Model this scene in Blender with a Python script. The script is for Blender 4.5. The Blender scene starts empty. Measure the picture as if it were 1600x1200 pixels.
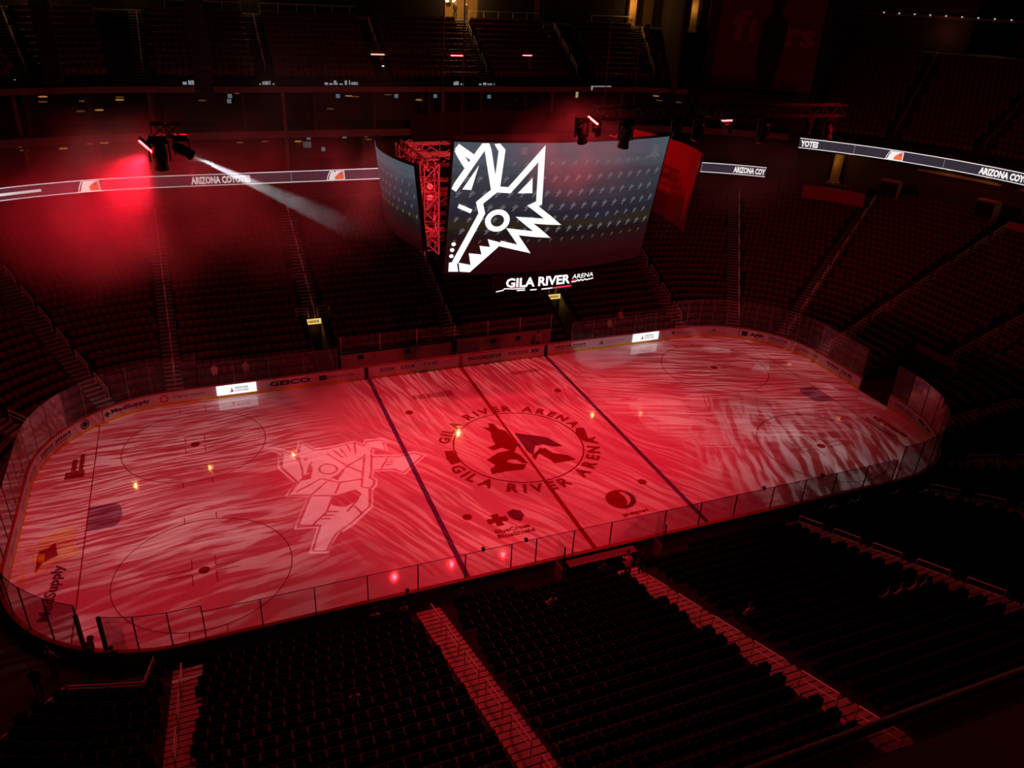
import bpy, bmesh, math, random
from mathutils import Vector, Matrix
random.seed(7)
C = bpy.context.scene.collection
SC = bpy.context.scene
# ------------------------------------------------------------------ camera, world, exposure
cam = bpy.data.cameras.new('camera'); co = bpy.data.objects.new('camera', cam); C.objects.link(co)
co.location = (-18.9005, -42.7520, 29.0082); co.rotation_euler = (1.09249248, -0.04610330, -0.37765322)
cam.sensor_fit = 'HORIZONTAL'; cam.sensor_width = 36.0; cam.lens = 36.0*1218.708/1600.0
cam.clip_start = 0.1; cam.clip_end = 400
SC.camera = co
SC.view_settings.view_transform = 'Standard'; SC.view_settings.look = 'None'
SC.view_settings.exposure = 0.0; SC.view_settings.gamma = 1.0; SC.view_settings.use_curve_mapping = False
SC.cycles.use_denoising = True
SC.cycles.max_bounces = 6; SC.cycles.diffuse_bounces = 2; SC.cycles.glossy_bounces = 3
SC.cycles.transparent_max_bounces = 24; SC.cycles.volume_bounces = 0
SC.cycles.sample_clamp_indirect = 4.0
SC.cycles.volume_step_rate = 2.0; SC.cycles.volume_max_steps = 96
w = bpy.data.worlds.new('hall_dark'); SC.world = w; w.use_nodes = True
w.node_tree.nodes['Background'].inputs[0].default_value = (0.9, 0.06, 0.09, 1)
w.node_tree.nodes['Background'].inputs[1].default_value = 0.0012

# ------------------------------------------------------------------ lights of the rig above the ice
def light(name, kind, loc, target, power, color, size=60, blend=0.5, radius=0.15):
    L = bpy.data.lights.new(name, kind); L.energy = power; L.color = color
    if kind == 'SPOT': L.spot_size = math.radians(size); L.spot_blend = blend
    L.shadow_soft_size = radius
    o = bpy.data.objects.new(name, L); C.objects.link(o); o.location = loc
    if target is not None:
        o.rotation_euler = (Vector(target)-Vector(loc)).to_track_quat('-Z', 'Y').to_euler()
    return o
def gobo(o, angle, sx, sy, lo, hi, seed, centre, R, soft, warp=.7, detail=4.0):
    """breakup pattern glass of a moving head: noise looked up by beam direction, inside a soft round spot aimed at centre"""
    L = o.data; L.use_nodes = True; nt = L.node_tree; N = nt.nodes; K = nt.links
    H = o.location.z
    def math_(op, a, b=None, c=None):
        n = N.new('ShaderNodeMath'); n.operation = op
        for i, v in enumerate((a, b, c)):
            if v is None: continue
            if isinstance(v, (int, float)): n.inputs[i].default_value = v
            else: K.new(v, n.inputs[i])
        return n.outputs[0]
    em = [n for n in N if n.type == 'EMISSION'][0]
    tc = N.new('ShaderNodeTexCoord'); sp = N.new('ShaderNodeSeparateXYZ'); K.new(tc.outputs['Normal'], sp.inputs[0])
    cb = N.new('ShaderNodeCombineXYZ')
    for i in (0, 1):
        K.new(math_('MULTIPLY_ADD', math_('DIVIDE', sp.outputs[i], sp.outputs[2]), -H*GSIGN, o.location[i]), cb.inputs[i])
    cb.inputs[2].default_value = 0
    wn = N.new('ShaderNodeTexNoise'); wn.inputs['Scale'].default_value = 0.16; wn.inputs['Detail'].default_value = 1
    K.new(cb.outputs[0], wn.inputs['Vector'])
    wm = N.new('ShaderNodeVectorMath'); wm.operation = 'MULTIPLY_ADD'; K.new(wn.outputs['Color'], wm.inputs[0])
    wm.inputs[1].default_value = (warp*2, warp*2, 0); K.new(cb.outputs[0], wm.inputs[2])
    mp = N.new('ShaderNodeMapping'); mp.vector_type = 'POINT'
    K.new(wm.outputs[0], mp.inputs[0]); mp.inputs['Rotation'].default_value = (0, 0, math.radians(-angle)); mp.inputs['Location'].default_value = (0, 0, seed)
    def layer(kx, ky, l_, h_):
        sc = N.new('ShaderNodeVectorMath'); sc.operation = 'MULTIPLY'; K.new(mp.outputs[0], sc.inputs[0]); sc.inputs[1].default_value = (kx, ky, 1)
        no = N.new('ShaderNodeTexNoise'); no.inputs['Scale'].default_value = 1.0; no.inputs['Detail'].default_value = detail
        K.new(sc.outputs[0], no.inputs['Vector'])
        mr = N.new('ShaderNodeMapRange'); mr.interpolation_type = 'SMOOTHSTEP'; K.new(no.outputs['Fac'], mr.inputs[0])
        mr.inputs[1].default_value = l_; mr.inputs[2].default_value = h_; return mr.outputs[0]
    fine = layer(sx, sy, lo, hi); coarse = layer(.13, .20, .30, .62)
    ln = N.new('ShaderNodeVectorMath'); ln.operation = 'DISTANCE'; K.new(cb.outputs[0], ln.inputs[0]); ln.inputs[1].default_value = (centre[0], centre[1], 0)
    mk = N.new('ShaderNodeMapRange'); mk.interpolation_type = 'SMOOTHSTEP'; K.new(ln.outputs['Value'], mk.inputs[0])
    mk.inputs[1].default_value = R; mk.inputs[2].default_value = R-soft
    s_ = math_('MULTIPLY', math_('MULTIPLY_ADD', fine, .96, .04), math_('MULTIPLY_ADD', coarse, .8, .2))
    K.new(math_('MULTIPLY', s_, mk.outputs[0]), em.inputs['Strength'])
GSIGN = 1
RED = (1.0, 0.008, 0.032); PINK = (1.0, 0.42, 0.44); ROSE = (1.0, 0.22, 0.23)
# red washes hung in the rig (their housings are above the frame)
for (x, y, tx, ty, e, sz) in ((-13, -15, -2, -1, 16500, 60), (13, -15, 2, -2, 16500, 60), (-10, 16, -1, 1, 12500, 60), (12, 16, 2, 1, 12500, 60),
                              (-21, 0, -22, 0, 11500, 60), (-24, -10, -25, -6, 4500, 50), (21, 2, 20, 3, 9500, 60)):
    light('red_wash_lamp', 'SPOT', (x, y, 31), (tx, ty, 0), e, RED, sz, 0.95, .5)
def pattern(x, y, e, c, centre, R, soft, *g, **k):
    o = light('pattern_lamp', 'SPOT', (x, y, 30), (x, y, 0), e, c, 120, .2, .03); gobo(o, *g, centre=centre, R=R, soft=soft, **k)
PINK = (1.0, .60, .58); ROSE = (1.0, .27, .24)
pattern(-22, 4, 8800, PINK, (-23, 5), 13.5, 7, 4, .30, 4.4, .47, .56, 3.1)
pattern(-21, -9, 7000, PINK, (-23, -7.5), 12, 7, 10, .30, 1.9, .46, .57, 9.4)
pattern(-13, -14, 11500, ROSE, (-5, -2), 12.5, 6, -62, .26, 4.2, .48, .58, 7.7, warp=.8)
pattern(11, 14, 12500, ROSE, (0, 8), 12.5, 6, -80, .28, 5.0, .48, .57, 2.7, warp=.6)
pattern(14, -12, 8000, ROSE, (6, -5), 9, 6, -60, .26, 3.8, .48, .58, 6.7, warp=.8)
pattern(19, 6, 10500, (1, .42, .41), (20, 4.5), 14, 6, -20, .28, 3.6, .46, .56, 31.9)
pattern(20, -7, 7500, (1.0, .80, .78), (19.5, -7.0), 10.5, 7, -112, .32, 1.7, .42, .60, 5.2)
# red spill over the seats; unseen fills added for boards and suite fronts
for (x, y, z, tx, ty, tz, e, c) in ((-3, -4, 27, -4, -23, 3, 11500, .008), (-19, -4, 27, -19, -24, 4, 4500, .01), (-4, -14, 28, -2, 18, 1, 11500, .06), (24, -12, 28, 26, 18, 1, 5000, .03), (-24, -12, 28, -26, 18, 1, 4500, .05),
                             (-4, 2, 28, 40, 4, 3, 9500, .008), (22, 4, 27, 32, -18, 3, 800, .01), (-6, -32, 30, -4, -13, 0, 350, .35), (4, 2, 28, -36, 4, 3, 4500, .03), (0, 2, 30, 0, 36, 17, 520, .45), (-20, 2, 30, -22, 36, 16, 560, .42), (16, 0, 30, 38, 34, 18, 450, .25)):
    light('spill_fill_light', 'SPOT', (x, y, z), (tx, ty, tz), e, (1, c, c*1.1+.01), 78, 1.0, .4)

# ------------------------------------------------------------------ materials
MATS = {}
def mat(name, col, rough=.6, metal=0.0, var=.15, scale=3.0, emit=None, es=0.0, spec=.5):
    if name in MATS: return MATS[name]
    m = bpy.data.materials.new(name); m.use_nodes = True; nt = m.node_tree; N = nt.nodes; K = nt.links
    b = N['Principled BSDF']; b.inputs['Roughness'].default_value = rough; b.inputs['Metallic'].default_value = metal
    b.inputs['Specular IOR Level'].default_value = spec
    tc = N.new('ShaderNodeTexCoord'); no = N.new('ShaderNodeTexNoise'); no.inputs['Scale'].default_value = scale; no.inputs['Detail'].default_value = 3
    K.new(tc.outputs['Object'], no.inputs['Vector'])
    mx = N.new('ShaderNodeMix'); mx.data_type = 'RGBA'; K.new(no.outputs['Fac'], mx.inputs[0])
    mx.inputs[6].default_value = tuple(c*(1-var) for c in col)+(1,); mx.inputs[7].default_value = tuple(min(1, c*(1+var)) for c in col)+(1,)
    K.new(mx.outputs[2], b.inputs['Base Color'])
    if emit:
        b.inputs['Emission Color'].default_value = tuple(emit)+(1,); b.inputs['Emission Strength'].default_value = es
    MATS[name] = m; return m
M = mat
ICE = mat('ice', (.72, .74, .78), .05, 0, .04, 1.5, spec=.6)
CONC = mat('concrete', (.17, .155, .15), .85, 0, .25, 1.2)
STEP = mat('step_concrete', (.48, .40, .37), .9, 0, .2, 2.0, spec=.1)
DARKC = mat('dark_concrete', (.03, .026, .026), .95, 0, .25, 1.0, spec=.1)
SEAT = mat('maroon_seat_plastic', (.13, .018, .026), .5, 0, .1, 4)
SEATF = mat('shaded_seat_plastic', (.010, .003, .004), .7, 0, .1, 4, spec=.12)  # near copy of the seat plastic, shade put into its colour
STEPSHADOW = mat('step_shadow_line', (.02, .012, .012), .8, 0, .1, 6)
POSTF = mat('dull_glass_post', (.20, .16, .15), .5, .2, .1, 5)
STEPD = mat('shaded_step_concrete', (.26, .21, .20), .85, 0, .2, 2.0)  # darker copy of the step concrete, shade put into its colour
MATTE = mat('matte_black', (.003, .003, .003), .9, 0, .1, 2, spec=.1)
BLACK = mat('black_metal', (.012, .012, .013), .5, .3, .2, 6)
BLK2 = mat('black_cloth', (.010, .009, .010), .9, 0, .2, 6)
STEEL = mat('brushed_steel', (.55, .52, .50), .35, .9, .1, 9)
RAIL = mat('painted_rail', (.80, .74, .70), .45, .1, .1, 9)
BOARD = mat('white_board_plastic', (.62, .60, .62), .4, 0, .04, 2)
BOARDOUT = mat('board_back', (.16, .14, .14), .8, 0, .2, 2)
CAPR = mat('red_cap_plastic', (.32, .015, .025), .4, 0, .05, 2)
KICK = mat('yellow_kick_plastic', (.75, .58, .03), .5, 0, .1, 3)
INK = mat('navy_ink', (.012, .012, .03), .5, 0, .1, 8)
INKR = mat('red_ink', (.55, .02, .03), .5, 0, .1, 8)
INKG = mat('grey_ink', (.16, .13, .14), .5, 0, .1, 8)
INKGR = mat('green_ink', (.03, .10, .05), .5, 0, .1, 8)
PBLUE = mat('ice_paint_blue', (.13, .06, .20), .05, 0, .12, 2)
PRED = mat('ice_paint_red', (.27, .012, .02), .05, 0, .12, 2)
PDRED = mat('ice_paint_dark', (.24, .012, .02), .05, 0, .15, 2)
PFAINT = mat('ice_paint_faint', (.46, .25, .28), .05, 0, .15, 3)
PMID = mat('ice_paint_brick', (.28, .03, .04), .05, 0, .2, 3)
PNAVY = mat('ice_paint_navy', (.17, .04, .08), .05, 0, .15, 2)
PCREASE = mat('ice_paint_crease', (.30, .24, .36), .05, 0, .12, 2)
PAMB = mat('ice_amber', (.74, .66, .36), .05, 0, .2, 2)
POR = mat('ice_orange', (.62, .25, .02), .05, 0, .2, 2)
PGREY = mat('ice_paint_pale', (.78, .78, .8), .05, 0, .1, 2)
WALL = mat('dark_wall_paint', (.07, .035, .03), .85, 0, .25, .7)
FASC = mat('fascia_panel', (.22, .12, .10), .7, 0, .15, .8)
BANNER = mat('red_banner_cloth', (.20, .012, .02), .9, 0, .12, .5)
AMBERTINT = mat('amber_light_tint', (.5, .33, .12), .8, 0, .15, 1)  # amber lamp light put into the base colour
SKIN = mat('skin', (.45, .24, .17), .6, 0, .08, 20)
HAIR = mat('dark_hair', (.02, .015, .012), .7, 0, .2, 20)
CLOTH = mat('dark_clothing', (.02, .018, .02), .9, 0, .3, 12)
CLOTH2 = mat('grey_clothing', (.30, .26, .26), .9, 0, .3, 12)
CLOTH3 = mat('pale_clothing', (.55, .42, .38), .9, 0, .2, 12)
def emi(name, col, s, base=(.02, .02, .02)):
    return mat(name, base, .4, 0, .05, 5, emit=col, es=s)
E_WHITE = emi('lit_white', (1, .98, 1), 1.05)
E_RIBW = emi('ribbon_white_pixels', (1, .93, .92), .95)
E_RIB = emi('ribbon_dark_pixels', (.030, .026, .040), 1.0)
E_OR = emi('ribbon_orange_pixels', (1, .17, .05), .9)
E_PUR = emi('ribbon_purple_pixels', (.22, .09, .55), .9)
E_REDL = emi('red_lamp_glow', (1, .014, .015), 60)
E_REDS = emi('red_lamp_soft', (1, .01, .03), 1.6)
E_BLUEW = emi('cold_white_lens', (.75, .9, 1), 6)
E_AMB = emi('amber_light_on_table', (1, .42, .10), .30)
E_AMBD = emi('dim_amber_light_on_table', (1, .38, .12), .07)
E_AMBW = emi('warm_yellow_sign', (1, .66, .16), .85)
E_TV = emi('television_picture', (.35, .55, .70), .22)
def simple_tree(name):
    m = bpy.data.materials.new(name); m.use_nodes = True; m.node_tree.nodes.clear(); return m, m.node_tree.nodes, m.node_tree.links
def glass_mat(name, tint, refl, haze):
    m, N, K = simple_tree(name)
    out = N.new('ShaderNodeOutputMaterial'); t = N.new('ShaderNodeBsdfTransparent'); t.inputs[0].default_value = tint+(1,)
    g = N.new('ShaderNodeBsdfGlossy'); g.inputs['Roughness'].default_value = .08
    d = N.new('ShaderNodeBsdfDiffuse'); d.inputs[0].default_value = (.5, .45, .45, 1)
    no = N.new('ShaderNodeTexNoise'); no.inputs['Scale'].default_value = 1.3; no.inputs['Detail'].default_value = 4
    tc = N.new('ShaderNodeTexCoord'); K.new(tc.outputs['Object'], no.inputs['Vector'])
    mr = N.new('ShaderNodeMapRange'); K.new(no.outputs['Fac'], mr.inputs[0]); mr.inputs[3].default_value = haze*.4; mr.inputs[4].default_value = haze*1.8
    lw = N.new('ShaderNodeLayerWeight'); lw.inputs[0].default_value = .25
    mm = N.new('ShaderNodeMath'); mm.operation = 'MULTIPLY'; K.new(lw.outputs['Fresnel'], mm.inputs[0]); mm.inputs[1].default_value = refl
    a = N.new('ShaderNodeMixShader'); K.new(mm.outputs[0], a.inputs[0]); K.new(t.outputs[0], a.inputs[1]); K.new(g.outputs[0], a.inputs[2])
    b = N.new('ShaderNodeMixShader'); K.new(mr.outputs[0], b.inputs[0]); K.new(a.outputs[0], b.inputs[1]); K.new(d.outputs[0], b.inputs[2])
    K.new(b.outputs[0], out.inputs[0]); return m
GLASS = glass_mat('rink_glass', (.97, .96, .96), .5, .035)
GLASSN = glass_mat('balcony_glass', (.92, .90, .90), .4, .05)
def screen_mat():
    m, N, K = simple_tree('video_picture')
    out = N.new('ShaderNodeOutputMaterial'); e = N.new('ShaderNodeEmission'); g = N.new('ShaderNodeBsdfGlossy'); g.inputs['Roughness'].default_value = .5
    g.inputs[0].default_value = (.012, .012, .012, 1)
    tc = N.new('ShaderNodeTexCoord'); sp = N.new('ShaderNodeSeparateXYZ'); K.new(tc.outputs['Generated'], sp.inputs[0])
    no = N.new('ShaderNodeTexNoise'); no.inputs['Scale'].default_value = 3.5; no.inputs['Detail'].default_value = 3
    mp = N.new('ShaderNodeMapping'); mp.inputs['Scale'].default_value = (.4, 1, 5); K.new(tc.outputs['Generated'], mp.inputs[0]); K.new(mp.outputs[0], no.inputs['Vector'])
    ad = N.new('ShaderNodeMath'); ad.operation = 'MULTIPLY_ADD'; K.new(no.outputs['Fac'], ad.inputs[0]); ad.inputs[1].default_value = .22
    K.new(sp.outputs[2], ad.inputs[2])
    cr = N.new('ShaderNodeValToRGB'); K.new(ad.outputs[0], cr.inputs[0]); r = cr.color_ramp
    stops = ((.12, (.020, .001, .002)), (.30, (.030, .004, .006)), (.42, (.014, .008, .010)), (.50, (.030, .022, .012)), (.58, (.022, .020, .034)),
             (.72, (.040, .040, .055)), (.88, (.050, .055, .075)), (1.0, (.085, .105, .135)))
    r.elements[0].position = stops[0][0]; r.elements[0].color = stops[0][1]+(1,)
    r.elements[1].position = stops[-1][0]; r.elements[1].color = stops[-1][1]+(1,)
    for p_, c_ in stops[1:-1]:
        el = r.elements.new(p_); el.color = c_+(1,)
    K.new(cr.outputs[0], e.inputs[0]); e.inputs[1].default_value = 0.8
    a = N.new('ShaderNodeAddShader'); K.new(e.outputs[0], a.inputs[0]); K.new(g.outputs[0], a.inputs[1]); K.new(a.outputs[0], out.inputs[0])
    return m
SCREEN = screen_mat()
E_MOTIF = emi('picture_motif', (.095, .10, .125), 1.0)
E_MOTIF2 = emi('picture_motif_dim', (.07, .045, .025), 1.0)

# ------------------------------------------------------------------ mesh helpers
class MB:
    def __init__(s): s.v = []; s.f = []; s.mi = []; s.cur = 0
    def add(s, vs, fs):
        o = len(s.v); s.v += [tuple(v) for v in vs]; s.f += [tuple(i+o for i in f) for f in fs]; s.mi += [s.cur]*len(fs); return s
    def box(s, c, size, rz=0.0, M4=None):
        hx, hy, hz = (a/2 for a in size); vs = []
        ca, sa = math.cos(rz), math.sin(rz)
        for z in (-hz, hz):
            for x, y in ((-hx, -hy), (hx, -hy), (hx, hy), (-hx, hy)):
                v = Vector((c[0]+x*ca-y*sa, c[1]+x*sa+y*ca, c[2]+z)) if M4 is None else M4 @ Vector((c[0]+x, c[1]+y, c[2]+z))
                vs.append(v)
        return s.add(vs, [(0, 3, 2, 1), (4, 5, 6, 7), (0, 1, 5, 4), (1, 2, 6, 5), (2, 3, 7, 6), (3, 0, 4, 7)])
    def beam(s, p, q, w, h=None, n=4):
        p = Vector(p); q = Vector(q); d = (q-p).normalized(); h = h or w
        up = Vector((0, 0, 1)) if abs(d.z) < .95 else Vector((0, 1, 0))
        a = d.cross(up).normalized(); b = a.cross(d).normalized()
        vs = []
        for c in (p, q):
            for i in range(n):
                t = 2*math.pi*(i+.5)/n; k = math.sqrt(2) if n == 4 else 1
                vs.append(c+a*(math.cos(t)*w/2*k)+b*(math.sin(t)*h/2*k))
        fs = [(i, (i+1) % n, n+(i+1) % n, n+i) for i in range(n)]+[tuple(range(n-1, -1, -1)), tuple(range(n, 2*n))]
        return s.add(vs, fs)
    def tube(s, pts, r, n=6):
        for a, b in zip(pts[:-1], pts[1:]): s.beam(a, b, 2*r, 2*r, n)
        return s
    def lathe(s, c, prof, n=16, M4=None):
        vs = []; fs = []
        for r, z in prof:
            for i in range(n):
                t = 2*math.pi*i/n; v = Vector((r*math.cos(t), r*math.sin(t), z))
                vs.append((M4 @ v) if M4 is not None else v+Vector(c))
        for k in range(len(prof)-1):
            for i in range(n): fs.append((k*n+i, k*n+(i+1) % n, (k+1)*n+(i+1) % n, (k+1)*n+i))
        fs.append(tuple(range(n-1, -1, -1))); fs.append(tuple(range((len(prof)-1)*n, len(prof)*n)))
        return s.add(vs, fs)
    def build(s, name, m, parent=None, smooth=False):
        me = bpy.data.meshes.new(name); me.from_pydata(s.v, [], s.f)
        for mm in (m if isinstance(m, (list, tuple)) else [m]): me.materials.append(mm)
        if isinstance(m, (list, tuple)): me.polygons.foreach_set('material_index', s.mi)
        if smooth: me.polygons.foreach_set('use_smooth', [True]*len(me.polygons))
        me.update(); o = bpy.data.objects.new(name, me); C.objects.link(o)
        if parent is not None: o.parent = parent
        return o
def tag(o, label=None, cat=None, group=None, kind=None):
    if label: o['label'] = label
    if cat: o['category'] = cat
    if group: o['group'] = group
    if kind: o['kind'] = kind
    return o
def empty(name, loc=(0, 0, 0), rz=0.0, **k):
    o = bpy.data.objects.new(name, None); C.objects.link(o); o.location = loc; o.rotation_euler = (0, 0, rz); o.empty_display_size = .1
    return tag(o, **k)
def copy_tree(o, parent=None):
    c = o.copy(); C.objects.link(c); c.parent = parent
    for ch in list(o.children): copy_tree(ch, c)
    return c
def struct(o, label=None): o['kind'] = 'structure'; 
def S(o, label=None, cat=None): return tag(o, label, cat, kind='structure')
def loc_children(root):            # parts are built in world space, then hung on an Empty at the thing's base
    inv = Matrix.Translation(-Vector(root.location))
    for ch in root.children: ch.data.transform(inv) if ch.type == 'MESH' and ch.data.users == 1 else None
def fill2d(loops):
    """flat polygon with holes -> verts2d, faces"""
    bm = bmesh.new()
    for L in loops:
        vs = [bm.verts.new((x, y, 0)) for x, y in L]
        for i in range(len(vs)): bm.edges.new((vs[i], vs[(i+1) % len(vs)]))
    bmesh.ops.triangle_fill(bm, edges=bm.edges[:], use_beauty=True)
    bm.verts.index_update()
    v = [(a.co.x, a.co.y) for a in bm.verts]; f = [tuple(x.index for x in fc.verts) for fc in bm.faces]; bm.free(); return v, f
_tc = {}
def text2d(s, size=1.0, bold=.02, sx=1.0, shear=0.0):
    """lettering outline as flat mesh, origin at its left end of the baseline; returns verts, faces, width"""
    k = (s, bold)
    if k not in _tc:
        cu = bpy.data.curves.new('lettering', 'FONT'); cu.body = s; cu.size = 1.0; cu.offset = bold; cu.resolution_u = 2; cu.fill_mode = 'FRONT'
        o = bpy.data.objects.new('lettering', cu); C.objects.link(o); bpy.context.view_layer.update()
        me = bpy.data.meshes.new_from_object(o.evaluated_get(bpy.context.evaluated_depsgraph_get()))
        v = [(a.co.x, a.co.y) for a in me.vertices]; f = [tuple(p.vertices) for p in me.polygons]
        bpy.data.objects.remove(o); bpy.data.curves.remove(cu); bpy.data.meshes.remove(me)
        _tc[k] = (v, f)
    v, f = _tc[k]
    x0 = min(a for a, b in v); x1 = max(a for a, b in v); y0 = min(b for a, b in v); y1 = max(b for a, b in v)
    h = y1-y0
    v = [(((a-x0)*sx+(b-y0)*shear)*size/h, (b-y0)*size/h) for a, b in v]
    return v, f, (x1-x0)*sx*size/h
def stroke2d(pts, w, closed=False):
    """thick polyline with mitred joints as quads"""
    n = len(pts); V = []; F = []
    P_ = [Vector(p) for p in pts]
    for i in range(n):
        a = P_[i-1] if (i > 0 or closed) else None; b = P_[(i+1) % n] if (i < n-1 or closed) else None
        d1 = (P_[i]-a).normalized() if a is not None else None; d2 = (b-P_[i]).normalized() if b is not None else None
        if d1 is None: d1 = d2
        if d2 is None: d2 = d1
        n1 = Vector((-d1.y, d1.x)); n2 = Vector((-d2.y, d2.x)); m = n1+n2
        if m.length < 1e-4: m = n1
        m.normalize(); k = 1/max(.33, m.dot(n1))
        V += [tuple(P_[i]+m*w/2*k), tuple(P_[i]-m*w/2*k)]
    for i in range(n-1 if not closed else n):
        j = (i+1) % n; F.append((2*i, 2*i+1, 2*j+1, 2*j))
    return V, F
def dense(pts, step=.35):
    out = [pts[0]]
    for a, b in zip(pts[:-1], pts[1:]):
        n = max(1, int(math.hypot(b[0]-a[0], b[1]-a[1])/step))
        out += [(a[0]+(b[0]-a[0])*i/n, a[1]+(b[1]-a[1])*i/n) for i in range(1, n+1)]
    return out
def circle2d(cx, cy, r, n=24): return [(cx+r*math.cos(2*math.pi*i/n), cy+r*math.sin(2*math.pi*i/n)) for i in range(n)]
def ring2d(cx, cy, r0, r1, n=48, a0=0.0, a1=2*math.pi):
    V = []; F = []
    for i in range(n+1):
        t = a0+(a1-a0)*i/n; V += [(cx+r0*math.cos(t), cy+r0*math.sin(t)), (cx+r1*math.cos(t), cy+r1*math.sin(t))]
    for i in range(n): F.append((2*i, 2*i+1, 2*i+3, 2*i+2))
    return V, F

# ------------------------------------------------------------------ plan of the rink and the bowl around it
XA, YB, RR = 21.946, 4.42, 8.534
QL = RR*math.pi/2; PER = 4*XA+4*YB+4*QL
def base(s, d=0.0):
    s %= PER; R_ = RR+d
    if s < XA: return (s, YB+R_, 0, 1)
    s -= XA
    if s < QL: a = math.pi/2-s/RR; return (XA+R_*math.cos(a), YB+R_*math.sin(a), math.cos(a), math.sin(a))
    s -= QL
    if s < 2*YB: return (XA+R_, YB-s, 1, 0)
    s -= 2*YB
    if s < QL: a = -s/RR; return (XA+R_*math.cos(a), -YB+R_*math.sin(a), math.cos(a), math.sin(a))
    s -= QL
    if s < 2*XA: return (XA-s, -YB-R_, 0, -1)
    s -= 2*XA
    if s < QL: a = -math.pi/2-s/RR; return (-XA+R_*math.cos(a), -YB+R_*math.sin(a), math.cos(a), math.sin(a))
    s -= QL
    if s < 2*YB: return (-XA-R_, -YB+s, -1, 0)
    s -= 2*YB
    if s < QL: a = math.pi-s/RR; return (-XA+R_*math.cos(a), YB+R_*math.sin(a), math.cos(a), math.sin(a))
    s -= QL
    return (-XA+s, YB+R_, 0, 1)
def on_arc(s):
    s %= PER
    for a, b in ((XA, XA+QL), (XA+QL+2*YB, XA+2*QL+2*YB), (3*XA+2*QL+2*YB, 3*XA+3*QL+2*YB), (3*XA+3*QL+4*YB, 3*XA+4*QL+4*YB)):
        if a < s < b: return True
    return False
def P3(s, d, z): x, y, _, _ = base(s, d); return Vector((x, y, z))
def s_far(x): return x % PER
def s_near(x): return XA+2*QL+2*YB+(XA-x)
def s_ang(deg):        # polar angle round the nearest corner centre
    a = math.radians(deg)
    if 0 <= deg <= 90: return XA+RR*(math.pi/2-a)
    if -90 <= deg < 0: return XA+QL+2*YB+RR*(-a)
    if deg > 90: return PER-XA-RR*(a-math.pi/2)
    return 3*XA+2*QL+2*YB+RR*(-math.pi/2-a)
SAMP = sorted(set([round(x, 3) for x in
    [i*PER/400 for i in range(400)]]))
def srange(s0, s1, step=1.0):
    """samples from s0 to s1 going up (wrapping), finer on the corner arcs"""
    L = (s1-s0) % PER
    if L == 0: L = PER
    n = max(1, int(math.ceil(L/min(step, .6)))) if True else 1
    return [s0+L*i/n for i in range(n+1)]
_cm = co.matrix_basis if False else None
RC = co.rotation_euler.to_matrix()
def pix(P):
    v = RC.transposed() @ (Vector(P)-co.location)
    if v.z > -.1: return None
    return (800+1218.708*v.x/-v.z, 600-1218.708*v.y/-v.z, -v.z)
def seen(P, m=120):
    q = pix(P); return q is not None and -m < q[0] < 1600+m and -m < q[1] < 1200+m

# ------------------------------------------------------------------ measured outlines (metres)
SCR =  {"corners": [[-6.27,7.77],[6.35,7.68],[-6.1,0.14],[6.55,-0.22],[-1.03,7.66],[-0.56,0.14]],"lines": [[[-6.19,7.49],[-5.32,6.9]],[[-6.18,7.35],[-5.6,6.45]],[[-6.2,5.1],[-4.8,7.67]],[[-4.83,7.67],[-4.73,7.71],[-4.11,5.23]],[[-4.21,7.76],[-3.93,7.33],[-3.97,5.23]],[[-4.22,5.21],[-3.29,5.14],[-1.8,7.17],[-1.54,4.37],[-1.87,4.2],[-0.47,3.15],[-2.28,3.38],[-1.0,2.39],[-2.82,2.67],[-2.01,1.56],[-3.45,1.96]],[[-4.01,5.18],[-4.79,4.41],[-4.61,3.79],[-5.79,0.74]]],"polys": [[[-4.14,2.23],[-3.97,1.74],[-4.55,1.82],[-4.39,1.27],[-5.09,1.35],[-4.93,0.6],[-5.59,0.74],[-5.49,0.16],[-4.93,0.13],[-3.51,1.73],[-3.41,2.01]],[[-6.11,0.73],[-5.7,0.83],[-5.57,0.16],[-6.1,0.15]],[[-5.01,6.53],[-5.74,5.16],[-5.28,5.14]],[[-2.12,5.82],[-2.82,4.96],[-2.01,4.95]],[[-5.84,4.33],[-5.12,4.01],[-5.21,3.79],[-5.9,4.1]]],"eye": [[-3.73,3.36]],"dots": [[-5.94,1.9],[-5.99,1.54],[-6.01,1.15]]}
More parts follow.
